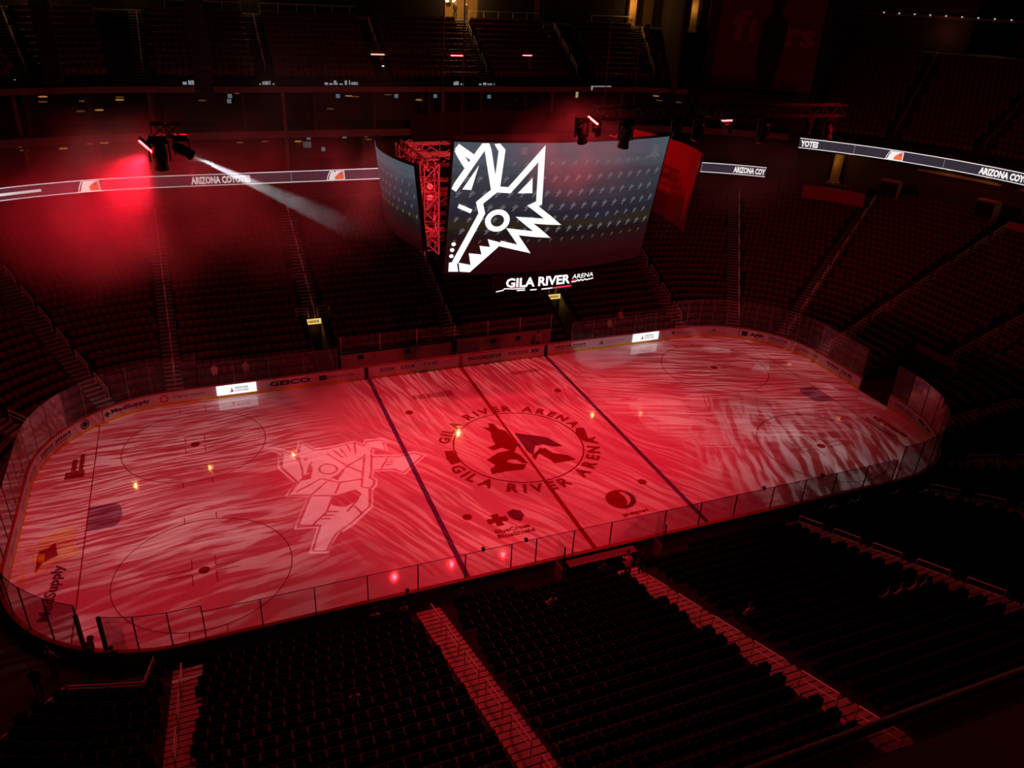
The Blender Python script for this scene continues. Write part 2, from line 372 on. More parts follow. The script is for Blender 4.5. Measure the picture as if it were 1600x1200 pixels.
G1 =  {"S": [[-16.76,5.0],[-15.86,4.62],[-15.01,3.84],[-14.73,3.84],[-14.38,5.23],[-13.49,3.81],[-12.28,3.79],[-10.75,4.0],[-10.29,3.41],[-10.04,3.96],[-8.85,3.76],[-7.79,2.54],[-8.79,2.94],[-8.87,1.91],[-9.69,2.49],[-9.88,1.83],[-8.28,1.28],[-7.22,1.47],[-6.45,0.75],[-8.51,-1.18],[-9.05,-0.49],[-10.3,-0.17],[-10.51,-0.75],[-10.31,-1.1],[-10.49,-1.89],[-10.83,-2.19],[-11.22,-3.93],[-12.64,-5.32],[-13.61,-5.95],[-14.55,-7.43],[-15.56,-7.09],[-14.75,-4.93],[-16.05,-4.68],[-14.8,-1.65],[-16.12,-1.22],[-15.36,0.09],[-16.16,2.07],[-15.88,3.8]],"L": [[[-15.82,3.66],[-15.96,2.16],[-15.24,0.19],[-15.89,-1.14],[-13.25,-2.06]],[[-12.64,-0.78],[-13.71,0.06],[-15.44,-0.98]],[[-14.69,3.27],[-14.68,1.45],[-14.76,0.61]],[[-13.96,2.12],[-14.23,1.61],[-14.08,1.11]],[[-12.84,2.92],[-11.84,0.99],[-12.54,0.18],[-13.13,-0.13]],[[-11.84,0.99],[-10.54,1.81]],[[-11.84,0.99],[-11.09,0.01]],[[-12.31,3.15],[-11.94,2.09]],[[-11.89,3.26],[-11.63,2.07]],[[-11.35,3.5],[-11.27,2.67]],[[-10.79,3.81],[-11.02,2.27]],[[-13.41,-0.39],[-14.56,-1.53]],[[-12.64,-0.78],[-13.14,-1.86]],[[-12.63,-0.71],[-11.26,-0.8]],[[-10.46,2.02],[-11.44,-1.65],[-10.97,-1.94],[-10.58,-1.58],[-10.47,-1.12],[-10.63,-0.79],[-10.0,1.87]],[[-10.06,1.58],[-8.32,1.11],[-7.29,1.22],[-6.69,0.78],[-8.51,-0.88],[-9.01,-0.31],[-10.38,0.01]],[[-9.05,1.18],[-9.82,-0.02]],[[-8.64,0.82],[-9.04,0.87]],[[-8.79,0.56],[-9.26,0.63]],[[-8.94,0.3],[-9.41,0.37]],[[-14.7,-1.68],[-15.8,-4.34],[-14.58,-4.75]],[[-13.34,-2.13],[-13.95,-3.54],[-14.97,-4.62]],[[-11.66,-2.33],[-12.03,-3.01],[-12.8,-3.92]],[[-12.27,-3.46],[-12.0,-4.31]],[[-10.91,-2.03],[-11.33,-3.76],[-12.64,-4.96]],[[-13.95,-3.54],[-13.27,-3.76]],[[-14.21,-3.83],[-13.61,-4.03]],[[-14.47,-4.11],[-13.87,-4.31]],[[-14.63,3.72],[-14.27,4.82],[-13.6,3.64]],[[-10.08,3.59],[-8.98,3.58],[-8.23,2.81]],[[-13.16,3.42],[-10.8,3.74],[-10.3,3.17]],[[-14.62,-4.97],[-15.34,-6.95]],[[-13.42,-5.66],[-14.52,-7.22]],[[-12.53,0.84],[-12.62,0.63],[-12.77,0.48],[-12.97,0.41],[-13.19,0.44],[-13.39,0.55],[-13.55,0.73],[-13.64,0.96],[-13.64,1.2],[-13.56,1.41],[-13.41,1.56],[-13.21,1.64],[-12.98,1.61],[-12.78,1.5],[-12.62,1.31],[-12.53,1.08],[-12.53,0.84]]],"P": [[[-13.25,-2.06],[-11.85,-1.8],[-11.55,-2.37],[-12.03,-3.01],[-12.78,-3.44],[-13.52,-3.11],[-13.6,-2.76]],[[-14.66,0.79],[-14.14,0.99],[-14.28,0.28],[-15.13,0.16]],[[-14.95,3.12],[-14.69,3.27],[-14.85,2.4]],[[-12.98,-0.11],[-12.07,0.62],[-12.74,-0.47]],[[-14.48,2.82],[-14.14,2.71],[-14.35,2.39]],[[-14.31,1.63],[-13.99,1.68],[-14.1,0.97],[-14.49,0.95]]]}
G2 =  {"S": [[10.62,3.48],[12.04,4.31],[13.31,4.35],[14.11,3.6],[15.11,2.62],[16.68,3.08],[17.76,2.5],[16.83,0.62],[15.28,0.7],[14.54,0.37],[15.01,-1.01],[15.4,-3.76],[14.65,-4.9],[12.23,-4.14],[11.76,-2.62],[11.32,-1.49],[10.27,-1.45],[10.09,-0.39],[10.21,2.0]],"L": [[[10.91,3.23],[12.06,4.04],[13.61,3.08],[13.31,2.02],[12.02,0.06],[13.19,-0.37],[14.67,0.17],[15.02,2.48]],[[10.61,2.04],[10.54,0.82],[11.42,0.17],[10.63,-1.28]],[[11.97,-0.22],[11.45,-1.53]],[[10.31,-1.39],[12.9,-1.62]],[[15.17,2.44],[14.91,1.21],[16.61,0.69]],[[17.06,2.54],[16.42,1.07]],[[17.48,2.5],[16.67,0.91]],[[15.23,2.25],[15.73,2.19]],[[15.12,1.87],[15.58,1.82]],[[14.97,1.51],[15.43,1.45]],[[14.93,2.34],[15.01,-1.01]],[[12.78,-0.62],[12.44,-4.07]],[[13.0,-2.73],[13.53,-2.82]],[[12.99,-3.01],[13.44,-3.08]],[[12.93,-3.34],[13.31,-3.39]],[[12.16,0.91],[11.98,0.7],[11.73,0.55],[11.46,0.48],[11.2,0.51],[11.0,0.63],[10.87,0.81],[10.85,1.04],[10.94,1.28],[11.12,1.5],[11.36,1.65],[11.64,1.72],[11.9,1.69],[12.11,1.57],[12.23,1.38],[12.25,1.15],[12.16,0.91]]],"P": [[[12.82,1.36],[12.95,1.01],[12.58,0.97]],[[12.34,0.58],[12.65,0.25],[12.02,0.06]],[[13.31,-1.38],[14.05,-1.16],[14.52,-1.61],[13.79,-2.55],[13.03,-2.31]]]}
CLOGO =  [[[-1.58,3.11],[-1.16,2.83],[-1.0,3.48],[-0.66,3.3],[-0.56,2.49],[-0.16,2.06],[-0.1,0.98],[-0.11,-0.04],[-0.62,-0.73],[-1.26,0.04],[-1.93,-0.11],[-2.19,0.33],[-1.53,0.55],[-1.48,1.41],[-1.29,2.25]],[[-2.8,-1.14],[-1.77,-0.51],[-0.83,-0.45],[-0.36,-1.23],[-0.25,-2.35],[-0.62,-2.24],[-0.79,-1.71],[-1.4,-1.52],[-1.58,-1.8],[-1.18,-2.12],[-0.4,-2.44],[-0.84,-2.96],[-1.9,-2.81],[-3.05,-2.83],[-2.96,-2.28],[-2.46,-1.92]],[[0.31,1.6],[1.87,0.67],[2.36,0.29],[2.66,-0.47],[2.96,-1.07],[2.29,-0.93],[1.7,-0.46],[1.08,-0.41],[0.5,-1.5],[0.26,-0.86],[0.31,0.41]],[[0.88,-1.34],[1.6,-0.86],[1.88,-1.66],[2.78,-2.29],[3.07,-2.93],[1.48,-2.9],[1.35,-2.32]],[[0.34,-1.59],[1.32,-0.77],[1.41,-0.94],[0.34,-2.14]],[[-5.17,0.84],[-4.42,0.61],[-4.6,-0.84],[-5.23,-0.97],[-5.35,-0.2]],[[4.91,0.95],[5.5,0.77],[5.08,-0.93],[4.64,-0.8],[4.46,0.01]]]
AMB =  [[[-30.12,-1.71],[-29.56,-1.66],[-29.39,-1.27],[-28.5,-0.62],[-27.76,-0.4],[-27.61,-0.91],[-27.67,-2.19],[-27.18,-3.12],[-27.93,-3.48],[-28.42,-3.63],[-29.26,-4.68],[-29.45,-3.65],[-29.67,-2.85],[-29.5,-2.16],[-30.02,-2.08]],[[-30.07,-2.9],[-29.66,-4.97],[-30.08,-5.08],[-30.11,-3.78]]]
RDO =  [[[-29.33,-2.31],[-28.97,-2.24],[-28.6,-1.78],[-28.36,-3.01],[-28.67,-3.18],[-29.05,-3.42],[-29.31,-4.23],[-29.38,-2.94]],[[-29.32,-2.59],[-29.03,-2.64],[-28.98,-3.4],[-29.32,-3.29]]]
TABLES_LOW = [(-32.58, 38.5, 14.0), (-32.26, 38.5, 13.66), (-29.15, 38.5, 14.19), (-29.19, 38.5, 13.74), (-30.02, 38.5, 14.37), (-26.97, 38.5, 14.08), (-25.81, 38.5, 14.16), (-14.1, 38.5, 13.89), (-11.78, 38.5, 13.95), (-8.63, 38.5, 13.88), (-2.07, 38.5, 14.17), (-1.63, 38.5, 13.91), (-33.84, 38.5, 14.03)]
TABLES_UP = [(-29.91, 38.5, 18.14), (-30.0, 38.5, 17.72), (-26.86, 38.5, 17.76), (-25.73, 38.5, 16.99), (-27.22, 38.5, 16.9), (-23.89, 38.5, 18.07), (-23.93, 38.5, 17.85), (-17.01, 38.5, 17.76), (-13.78, 38.5, 18.37), (-3.43, 38.5, 18.11), (-2.74, 38.5, 18.04), (0.48, 38.5, 18.21), (3.71, 38.5, 17.71), (-5.31, 38.5, 16.92), (14.63, 38.5, 17.59), (31.57, 38.5, 17.99), (32.07, 38.5, 17.5), (34.69, 38.5, 17.28)]
TVS = [(-14.57, 38.0, 18.21), (-14.68, 38.0, 17.76), (-4.59, 38.0, 18.18), (1.2, 38.0, 18.16), (5.25, 38.0, 18.14), (11.09, 38.0, 18.06), (-6.32, 38.0, 13.18), (-7.68, 38.0, 14.32), (-4.16, 38.0, 14.37), (-14.42, 38.0, 14.52)]
TVBIG = [(21.17, 38.0, 18.22), (-7.85, 38.0, 13.65)]
DIGI = [(-0.52, 36.3, 19.56), (7.07, 36.3, 19.57), (10.12, 36.3, 19.95), (-3.49, 36.3, 19.61), (-11.41, 36.3, 19.65), (-31.06, 36.3, 19.8), (-17.71, 36.3, 19.68), (21.73, 36.3, 19.6), (21.65, 36.3, 20.37)]
COL = [(-30.96, 36.2, 18.0), (-26.36, 36.2, 17.97), (-21.21, 36.2, 17.94), (-13.57, 36.2, 17.89), (-7.22, 36.2, 17.85), (4.05, 36.2, 17.78), (9.46, 36.2, 17.75), (14.42, 36.2, 17.72), (-31.84, 36.2, 13.82), (-26.44, 36.2, 13.67), (-16.88, 36.2, 13.4), (-9.96, 36.2, 13.2)]
DOTS = [(-22.87, 30.0, 21.93), (-23.12, 30.0, 21.5), (-21.47, 30.0, 21.42), (-19.45, 30.0, 21.44), (-16.01, 30.0, 22.15), (-13.49, 30.0, 21.44)]

# ------------------------------------------------------------------ the hall shell
f = MB().box((0, 0, -.3), (190, 170, .5)); S(f.build('floor', DARKC))
def arc_wall(name, s0, s1, d, z0, z1, m, th=.3, parent=None, step=1.0):
    ss = srange(s0, s1, step); mb = MB(); n = len(ss); vs = []
    for s in ss:
        for dd in (d, d+th):
            for z in (z0, z1): vs.append(P3(s, dd, z))
    fs = []
    for i in range(n-1):
        a = 4*i; b = 4*i+4
        fs += [(a, a+1, b+1, b), (a+2, b+2, b+3, a+3), (a+1, a+3, b+3, b+1), (a, b, b+2, a+2)]
    fs += [(0, 2, 3, 1), (4*n-4, 4*n-3, 4*n-1, 4*n-2)]
    mb.add(vs, fs); return mb.build(name, m, parent)
def arc_slab(name, s0, s1, d0, d1, z, th, m, parent=None): return arc_wall(name, s0, s1, d0, z-th, z, m, d1-d0, parent)
SF0, SF1 = s_ang(131), s_ang(49)            # the far side stand runs between these corner angles
SE0, SE1 = s_ang(49), s_ang(-49)
SL0, SL1 = s_ang(-131), s_ang(131)
hall = MB()
W_ = srange(0, PER-.001)
hall_o = arc_wall('wall_hall', 0, PER-.0001, 58, 0, 34, WALL, .5, step=4); S(hall_o)
S(MB().box((0, 0, 35), (190, 170, .4)).build('ceiling', DARKC))

D0, TR, Z0, RI = .82, .86, .34, .327
NROW_S, NROW_E = 25, 29
def polar(x, y):
    ax = max(-XA, min(XA, x)); by = max(-YB, min(YB, y)); return math.degrees(math.atan2(y-by, x-ax))
def void(s, d):
    x, y, nx, ny = base(s, d)
    if y > 0 and -9.8 < x < 9.2 and d < 3.05: return True
    if y > 0 and -11.55 < x < -10.15 and d < 6.66: return True
    if y > 0 and 10.75 < x < 12.2 and d < 6.66: return True
    if x > 0 and -3.6 < y < .8 and nx > .99 and d < 6.66: return True
    if y < 0 and -5.6 < x < 4.4 and d < 1.9: return True
    if x < 0 and y < 0:
        a = polar(x, y) if on_arc(s) else (-90 if ny < -.5 else -180)
        if a < -118 and d < 9.2: return True
        if a < -99 and d < 2.3: return True
    return False
def nrow(s):
    s %= PER
    inE = SE0 % PER < s < SE1 % PER; inL = SL0 % PER < s < SL1 % PER
    return NROW_E if (inE or inL) else NROW_S
marks = [s_far(v) for v in (-9.8, 9.2, -11.55, -10.15, 10.75, 12.2)] + [s_near(v) for v in (-5.6, 4.4)] + [XA+QL+YB-.8, XA+QL+YB+3.6, s_ang(-99), s_ang(-118), s_ang(-179.9),
         SE0, SE1, SL0, SL1]
cuts = sorted(set([round(v % PER, 4) for v in marks] + [round(i*PER/230, 4) for i in range(230)]))
cuts = [c for i, c in enumerate(cuts) if i == 0 or c-cuts[i-1] > .02 or c in [round(v % PER, 4) for v in marks]]
ter = MB(); cuts2 = cuts+[PER]
def inc(si, r):
    if r < 0 or si < 0: return False
    sm = (cuts2[si]+cuts2[si+1])/2
    return r < nrow(sm) and not void(sm, D0+TR*(r+.5))
NS = len(cuts)
for si in range(NS):
    a, b = cuts2[si], cuts2[si+1]-1e-5
    for r in range(NROW_E):
        if not inc(si, r): continue
        d, z = D0+TR*r, Z0+RI*r
        ter.add([P3(a, d, z), P3(b, d, z), P3(b, d+TR, z), P3(a, d+TR, z)], [(0, 1, 2, 3)])
        zb = z-RI if inc(si, r-1) else -.05
        ter.add([P3(a, d, zb), P3(b, d, zb), P3(b, d, z), P3(a, d, z)], [(0, 1, 2, 3)])
        for sj, e in (((si-1) % NS, a), ((si+1) % NS, b)):
            if not inc(sj, r): ter.add([P3(e, d, -.05), P3(e, d+TR, -.05), P3(e, d+TR, z), P3(e, d, z)], [(0, 1, 2, 3)])
S(ter.build('floor_lower_terrace', DARKC))
def deck(name, s0, s1, d0, z0, tr, ri, n):
    mb = MB(); ss = srange(s0, s1, 1.5)
    for a, b in zip(ss[:-1], ss[1:]):
        for r in range(n):
            d, z = d0+tr*r, z0+ri*r
            mb.add([P3(a, d, z), P3(b, d, z), P3(b, d+tr, z), P3(a, d+tr, z)], [(0, 1, 2, 3)])
            mb.add([P3(a, d, z-ri), P3(b, d, z-ri), P3(b, d, z), P3(a, d, z)], [(0, 1, 2, 3)])
    return S(mb.build(name, DARKC))
UF = (24.2, 19.75, .80, .46, 11)     # upper deck over the suites: first riser, height, tread, rise, rows
UE = (27.4, 15.2, .85, .53, 16)
UFS0, UFS1 = s_ang(118), s_ang(72)
UES0, UES1 = s_ang(46), s_ang(2)
deck('floor_upper_terrace', UFS0, UFS1, *UF)
deck('floor_upper_terrace', UES0, UES1, *UE)
zt = UF[1]+UF[3]*UF[4]; dt = UF[0]+UF[2]*UF[4]
S(arc_slab('floor_concourse', UFS0, UFS1, dt, dt+5, zt, .25, CONC))
zt2 = UE[1]+UE[3]*UE[4]; dt2 = UE[0]+UE[2]*UE[4]
S(arc_slab('floor_concourse', UES0, UES1, dt2, dt2+5, zt2, .25, CONC))
S(arc_wall('wall_far_concourse', s_ang(118), s_far(9.1), dt+1.2, zt, 34, DARKC, .3))
S(arc_wall('wall_far_concourse', s_far(12.9), s_far(19.6), dt+1.2, zt, 34, DARKC, .3))
S(arc_wall('wall_far_concourse', s_far(20.8), s_ang(76), dt+1.2, zt, 34, DARKC, .3))
S(arc_wall('wall_far_concourse', s_ang(73.5), s_ang(66), dt+1.2, zt, 34, DARKC, .3))
S(arc_wall('wall_far_passage', s_far(4), s_ang(60), dt+4.6, zt, 34, AMBERTINT, .3))
S(arc_wall('wall_end_concourse', s_ang(46), s_ang(29), dt2+2.2, zt2, 34, WALL, .3))
S(arc_wall('wall_end_concourse', s_ang(23), s_ang(2), dt2+2.2, zt2, 34, WALL, .3))
for a, b in ((s_ang(46), s_ang(2)),): S(arc_wall('trim_1', a, b, dt2+1.9, zt2+3.6, zt2+3.9, FASC, .3))
# side walls where the two upper decks end: the corner block with the long banner
def slab_wall(name, p, q, z0, z1, th, m):
    p = Vector(p); q = Vector(q); c = (p+q)/2; a = math.atan2(q.y-p.y, q.x-p.x)
    return S(MB().box((c.x, c.y, (z0+z1)/2), ((q-p).length, th, z1-z0), a).build(name, m))
pa, pb, pc = P3(s_ang(72), 23.4, 0), P3(s_ang(72), 34, 0), P3(s_ang(46), 28, 0)
slab_wall('wall_corner', (30.9, 33.8), (35.8, 46.5), 19, 34, .3, WALL)
slab_wall('wall_corner', (36.3, 37.0), (46.6, 30.6), 11, 34, .3, WALL)
slab_wall('wall_corner', (46.9, 30.4), (58, 39), 14, 34, .3, WALL)

# suite levels under the far upper deck
for i, (z, d0) in enumerate(((10.45, 22.7), (11.60, 23.15), (15.35, 23.05), (19.3, 23.15))):
    S(arc_slab('floor_suite_level', SF0, SF1, d0, 29, z, .22, DARKC))
S(arc_wall('wall_suite_back', SF0, SF1, 28.4, 8.2, 19.2, WALL, .3))
S(arc_wall('trim_2', SF0, SF1, 22.9, 14.72, 15.36, FASC, .12))
S(arc_wall('trim_3', SF0, s_ang(70), 23.0, 18.78, 19.28, FASC, .12))
S(arc_wall('wall_bowl_top', SF0, SF1, 22.75, 7.5, 10.4, WALL, .2))
S(arc_wall('trim_4', SF0, SF1, 22.6, 9.05, 9.15, FASC, .16))
for x in (-31, -26.4, -21.2, -13.6, -7.2, -1.5, 4.05, 9.5, 14.4, 20, 26): S(MB().box((x, 12.955+24.6, 17.1), (.22, 3.2, 3.9)).build('wall_suite_partition', WALL))
for x in (-26.4, -16.9, -9.96, -2.6, 5, 12, 19, 26): S(MB().box((x, 12.955+24.8, 13.2), (.22, 3.0, 3.3)).build('wall_suite_partition', WALL))
for x in (-31.8, -10.0, -21.4, 5.5, 17.5, 25.9): S(MB().box((x, 12.955+23.3, 14.6), (.3, .3, 8.9)).build('pillar', FASC))
# right end: wall under the upper deck and the lit concourse behind the last rows
S(arc_wall('wall_end_under_deck', SE0, SE1, 29.6, 9.5, 14.2, WALL, .3))
S(arc_slab('ceiling_end_soffit', SE0, SE1, 27.1, 30, 14.9, .3, DARKC))
S(arc_wall('wall_left_end', SL0, SL1, 29.6, 8.5, 30, WALL, .3))
S(arc_wall('trim_5', s_ang(27), s_ang(14), 29.3, 12.35, 12.6, AMBERTINT, .2)); S(arc_wall('trim_6', s_ang(11), s_ang(-4), 29.3, 12.35, 12.6, AMBERTINT, .2))  # strips carry the amber concourse glow as colour

# ------------------------------------------------------------------ ice sheet with its paint
ring = [base(i*PER/320)[:2] for i in range(320)]
v, fcs = fill2d([ring]); me = MB().add([(x, y, 0) for x, y in v]+[(x, y, -.04) for x, y in v], [f_ for f_ in fcs])
icesheet = me.build('ice_sheet', ICE)
if icesheet.data.polygons[0].normal.z < 0: icesheet.data.flip_normals()
tag(icesheet, 'rounded rectangle of rink ice lit red and pink by the show lights', 'ice rink')
layer = [0.004]
def paint(name, m, vf_list, label=None, z=None, parent=None):
    mb = MB()
    for v_, f_ in vf_list: mb.add([(x, y, z or layer[0]) for x, y in v_], f_)
    bm = bmesh.new(); o = mb.build(name, m, parent or icesheet)
    bm.from_mesh(o.data); bmesh.ops.recalc_face_normals(bm, faces=bm.faces[:])
    for fc in bm.faces:
        if fc.normal.z < 0: fc.normal_flip()
    bm.to_mesh(o.data); bm.free()
    layer[0] += .0006
    if label: o['label'] = label
    return o
FT = .3048
def rect(x0, y0, x1, y1): return ([(x0, y0), (x1, y0), (x1, y1), (x0, y1)], [(0, 1, 2, 3)])
HW = 12.93
paint('goal_crease', PCREASE, [fill2d([[(-89*FT, 1.22), (-89*FT, -1.22)]+[(-89*FT+1.83*math.cos(t)**.7 if False else -89*FT+(1.35+.48*math.cos(t)), 1.22*math.sin(t)) for t in [-math.pi/2+math.pi*i/14 for i in range(15)]]])], 'blue painted half-round crease')
paint('goal_crease', PCREASE, [fill2d([[(89*FT, -1.22), (89*FT, 1.22)]+[(89*FT-(1.35+.48*math.cos(t)), 1.22*math.sin(t)) for t in [math.pi/2-math.pi*i/14 for i in range(15)]]])], 'blue painted half-round crease')
for sx in (-1, 1):
    paint('blue_line', PBLUE, [rect(sx*25.5*FT-.16, -HW, sx*25.5*FT+.16, HW)])
    yy = 11.1
    paint('goal_line', PRED, [rect(sx*89*FT-.035, -yy, sx*89*FT+.035, yy)])
paint('centre_line', PRED, [rect(-.15, -HW, .15, -4.6), rect(-.15, 4.6, .15, HW), rect(-.1, -4.5, .1, 4.5)])
paint('centre_circle', PDRED, [ring2d(0, 0, 4.52, 4.63, 72)])
for x, y in ((-69, 22), (-69, -22), (69, 22), (69, -22)):
    X, Y = x*FT, y*FT; L = [ring2d(X, Y, 4.545, 4.60, 64)]
    for sx in (-1, 1):
        for sy in (-1, 1):
            L += [rect(X+sx*.61, Y+sy*.23-.025, X+sx*1.83, Y+sy*.23+.025), rect(X+sx*.61-.025, Y+sy*.23, X+sx*.61+.025, Y+sy*1.14)]
            L += [rect(X+sx*.88-.025, Y+sy*4.5, X+sx*.88+.025, Y+sy*5.15)]
    paint('faceoff_circle', PRED, L); paint('faceoff_dot', PRED, [fill2d([circle2d(X, Y, .30)])])
for x, y in ((-20, 22), (-20, -22), (20, 22), (20, -22)): paint('faceoff_dot', PRED, [fill2d([circle2d(x*FT, y*FT, .30)])])
paint('faceoff_dot', PBLUE, [fill2d([circle2d(0, 0, .15)])])
paint('centre_emblem', PDRED, [fill2d([L]) for L in CLOGO[:2]+CLOGO[3:5]], 'dark red howling animal emblem')
paint('centre_emblem', PNAVY, [fill2d([CLOGO[2]])], 'dark tail of the emblem')
for L_ in CLOGO[5:]: paint('side_patch', PMID, [fill2d([L_])], 'small dark red crest beside the circle')
def arc_text(s, r, a_mid, size, top, spacing=1.0):
    """letters round the centre circle"""
    out = []; ws = []; 
    for ch in s: 
        if ch == ' ': ws.append((None, size*.55))
        else:
            v_, f_, w_ = text2d(ch, 1.0, .045); hh = max(b for a, b in v_); ws.append(((v_, f_), w_*size+size*.16))
    tot = sum(w_ for _, w_ in ws)*spacing; a = a_mid+(tot/r/2 if top else -tot/r/2)
    for vf, w_ in ws:
        w_ *= spacing; am = a+(-1 if top else 1)*w_/2/r
        if vf:
            V_ = []
            for x, y in vf[0]:
                lx = x*size-(w_-size*.16)/2; ly = y*size
                if top: ux, uy = math.cos(am), math.sin(am); V_.append(((r+ly)*ux+lx*uy, (r+ly)*uy-lx*ux))
                else: ux, uy = math.cos(am), math.sin(am); V_.append(((r+size-ly)*ux-lx*uy, (r+size-ly)*uy+lx*ux))
            out.append((V_, vf[1]))
        a += (-1 if top else 1)*w_/r
    return out
paint('printed_word', PMID, arc_text('GILA RIVER ARENA', 4.78, math.radians(-86), .95, False, 1.02), 'arc of capitals below the circle')
paint('printed_word', PMID, arc_text('GILA RIVER ARENA', 4.80, math.radians(86), .85, True, 1.05), 'arc of capitals above the circle')
def ice_text(s, x, y, width, height, rot, m, label=None, bold=.03, shear=0):
    v_, f_, w_ = text2d(s, height, bold); k = width/w_; ca, sa = math.cos(rot), math.sin(rot)
    paint('printed_word', m, [([(x+(a*k+b*shear)*ca-b*sa, y+(a*k+b*shear)*sa+b*ca) for a, b in v_], f_)], label)
ice_text('MedSupply', -28.1, -8.3, 4.3, .75, math.radians(86), PNAVY, 'dark lettering reading along the goal line', shear=.2)
# round soft drink mark and the cross and shield mark between the blue lines
paint('round_mark', PRED, [fill2d([circle2d(3.78, -7.98, .98, 40)])], 'brick red disc')
paint('round_mark', PGREY, [fill2d([[(4.0, -7.25), (4.35, -7.35), (4.5, -7.9), (4.25, -8.5), (3.75, -8.85), (4.1, -8.3), (4.15, -7.8)]])], 'pale wave across the disc')
paint('round_mark', PNAVY, [fill2d([[(4.35, -7.2), (4.62, -7.5), (4.74, -7.98), (4.58, -8.5), (4.2, -8.86), (3.7, -8.95), (3.25, -8.75), (3.9, -8.7), (4.3, -8.35), (4.48, -7.9)]])], 'dark lower curve of the disc')
ice_text('pepsi', 3.1, -9.75, 1.8, .42, math.radians(0), PMID)
cx_, cy_ = -4.45, -7.55
paint('cross_mark', PDRED, [fill2d([[(cx_+a*.64, cy_+b*.58) for a, b in ((-.38, -1), (.38, -1), (.3, -.38), (1, -.42), (1, .42), (.3, .38), (.38, 1), (-.38, 1), (-.3, .38), (-1, .42), (-1, -.42), (-.3, -.38))]])], 'dark cross')
paint('shield_mark', PNAVY, [fill2d([[(-3.6, -6.98), (-3.15, -6.85), (-2.75, -7.1), (-2.72, -7.6), (-3.1, -8.1), (-3.5, -7.75), (-3.65, -7.35)]])], 'dark shield')
ice_text('BlueCross', -5.0, -8.78, 2.2, .36, 0, PDRED); ice_text('BlueShield', -5.0, -9.25, 2.35, .36, 0, PDRED)
# amber shape in the near left corner, trophy like block near the far left boards, script in the right corner
paint('corner_mark', PAMB, [fill2d([L]) for L in AMB], 'amber pennant shaped mark')
paint('corner_mark', PMID, [fill2d([RDO[0]])], 'red figure on the amber mark')
paint('corner_mark', POR, [fill2d([RDO[1]])], 'orange patch on the amber mark')
paint('block_mark', PMID, [rect(-28.75, 4.7, -27.65, 5.5), rect(-28.45, 5.55, -28.15, 7.0), rect(-28.02, 5.55, -27.76, 7.55)], 'brick red stacked blocks')
for i in range(9): paint('script_mark', PDRED, [rect(28.05+.05*math.sin(i*2), -4.5-i*.36, 28.42-.06*math.cos(i*3), -4.5-i*.36-.26)])
paint('script_mark', PDRED, [rect(27.45, -7.5, 27.55, -4.4), rect(27.2, -7.4, 27.27, -4.6)], 'dark rules under the script')
for i in range(9): paint('small_mark', PFAINT, [rect(-5.2+i*.36, 8.55-i*.02, -4.95+i*.36+(.06 if i % 2 else 0), 9.15)])
for i in range(9): paint('small_mark', PFAINT, [rect(3.6+i*.3, 10.35, 3.82+i*.3, 10.75)])

# ------------------------------------------------------------------ boards, kick plate, cap, advertising and glass
boards = empty('rink_boards', (0, 0, 0), label='low white boards with red cap and tall glass panes round the ice', cat='rink boards')
GATE0, GATE1 = XA+QL+YB+.4, XA+QL+YB+3.5
def strip(name, s0, s1, d0, d1, z0, z1, m, label=None):
    o = arc_wall(name, s0, s1, d0, z0, z1, m, d1-d0, boards, .5)
    if label: o['label'] = label
    return o
strip('board_wall', GATE1, GATE0+PER, 0, .10, 0.0, 1.05, BOARD)
strip('board_back', GATE1, GATE0+PER, .10, .17, 0.0, 1.0, BOARDOUT)
strip('kick_plate', GATE1, GATE0+PER, -.012, 0, 0.005, .20, KICK)
strip('cap_rail', GATE1, GATE0+PER, -.03, .20, 1.05, 1.10, CAPR)
def sheet(name, s, z0, vf, m, label=None, d=-.014):
    """lettering laid on the inner face of the boards"""
    mb = MB()
    for v_, f_ in vf: mb.add([P3(s+a, d, z0+b) for a, b in v_], f_)
    o = mb.build(name, m, boards)
    if label: o['label'] = label
    return o
def bt(s0, s1, text, m, h=.34, z=.50, bold=.03, shear=0.0):
    v_, f_, w_ = text2d(text, h, bold); k = (s1-s0)/w_
    return sheet('board_lettering', s0, z, [([(a*k+b*shear, b) for a, b in v_], f_)], m)
def bars(s0, s1, z0, z1, m, n=9, rules=True):
    random.seed(int(s0*10)); L = []; x = 0; W = s1-s0
    for i in range(n):
        a = W*i/n; b = a+W/n*random.uniform(.6, .85)
        if i != n//2: L.append(([(a, z0), (b, z0+random.uniform(0, .03)), (b, z1), (a, z1-random.uniform(0, .05))], [(0, 1, 2, 3)]))
    if rules: L += [([(0, z0-.14), (W*.45, z0-.14), (W*.45, z0-.10), (0, z0-.10)], [(0, 1, 2, 3)]), ([(W*.52, z0-.14), (W, z0-.14), (W, z0-.10), (W*.52, z0-.10)], [(0, 1, 2, 3)])]
    return sheet('board_mark', s0, 0, L, m)
def R2(a, b, c, e): return ([(a, b), (c, b), (c, e), (a, e)], [(0, 1, 2, 3)])
bars(126.2, 129.4, .58, .80, INK, 13)
sheet('board_mark', 130.55, .62, [fill2d([circle2d(0, 0, .34)])], INK); sheet('board_mark', 130.55, .62, [ring2d(0, 0, .2, .26, 20), R2(-.2, -.04, .2, .05)], BOARD, d=-.018)
sheet('board_seam', 131.9, 0, [R2(0, .2, .05, 1.05)], INK)
sheet('board_mark', 132.25, .60, [R2(-.2, -.08, .2, .08), R2(-.08, -.2, .08, .2)], INKGR, 'dark green plus sign')
bt(132.55, 135.25, 'MedSupply', INK, .42, .42)
def burst(s, z, r, m): 
    L = []
    for i in range(7):
        a = 2*math.pi*i/7; L.append(fill2d([circle2d(r*.7*math.cos(a), r*.7*math.sin(a), r*.26, 10)]))
    return sheet('board_mark', s, z, L, m, 'ring of red dots')
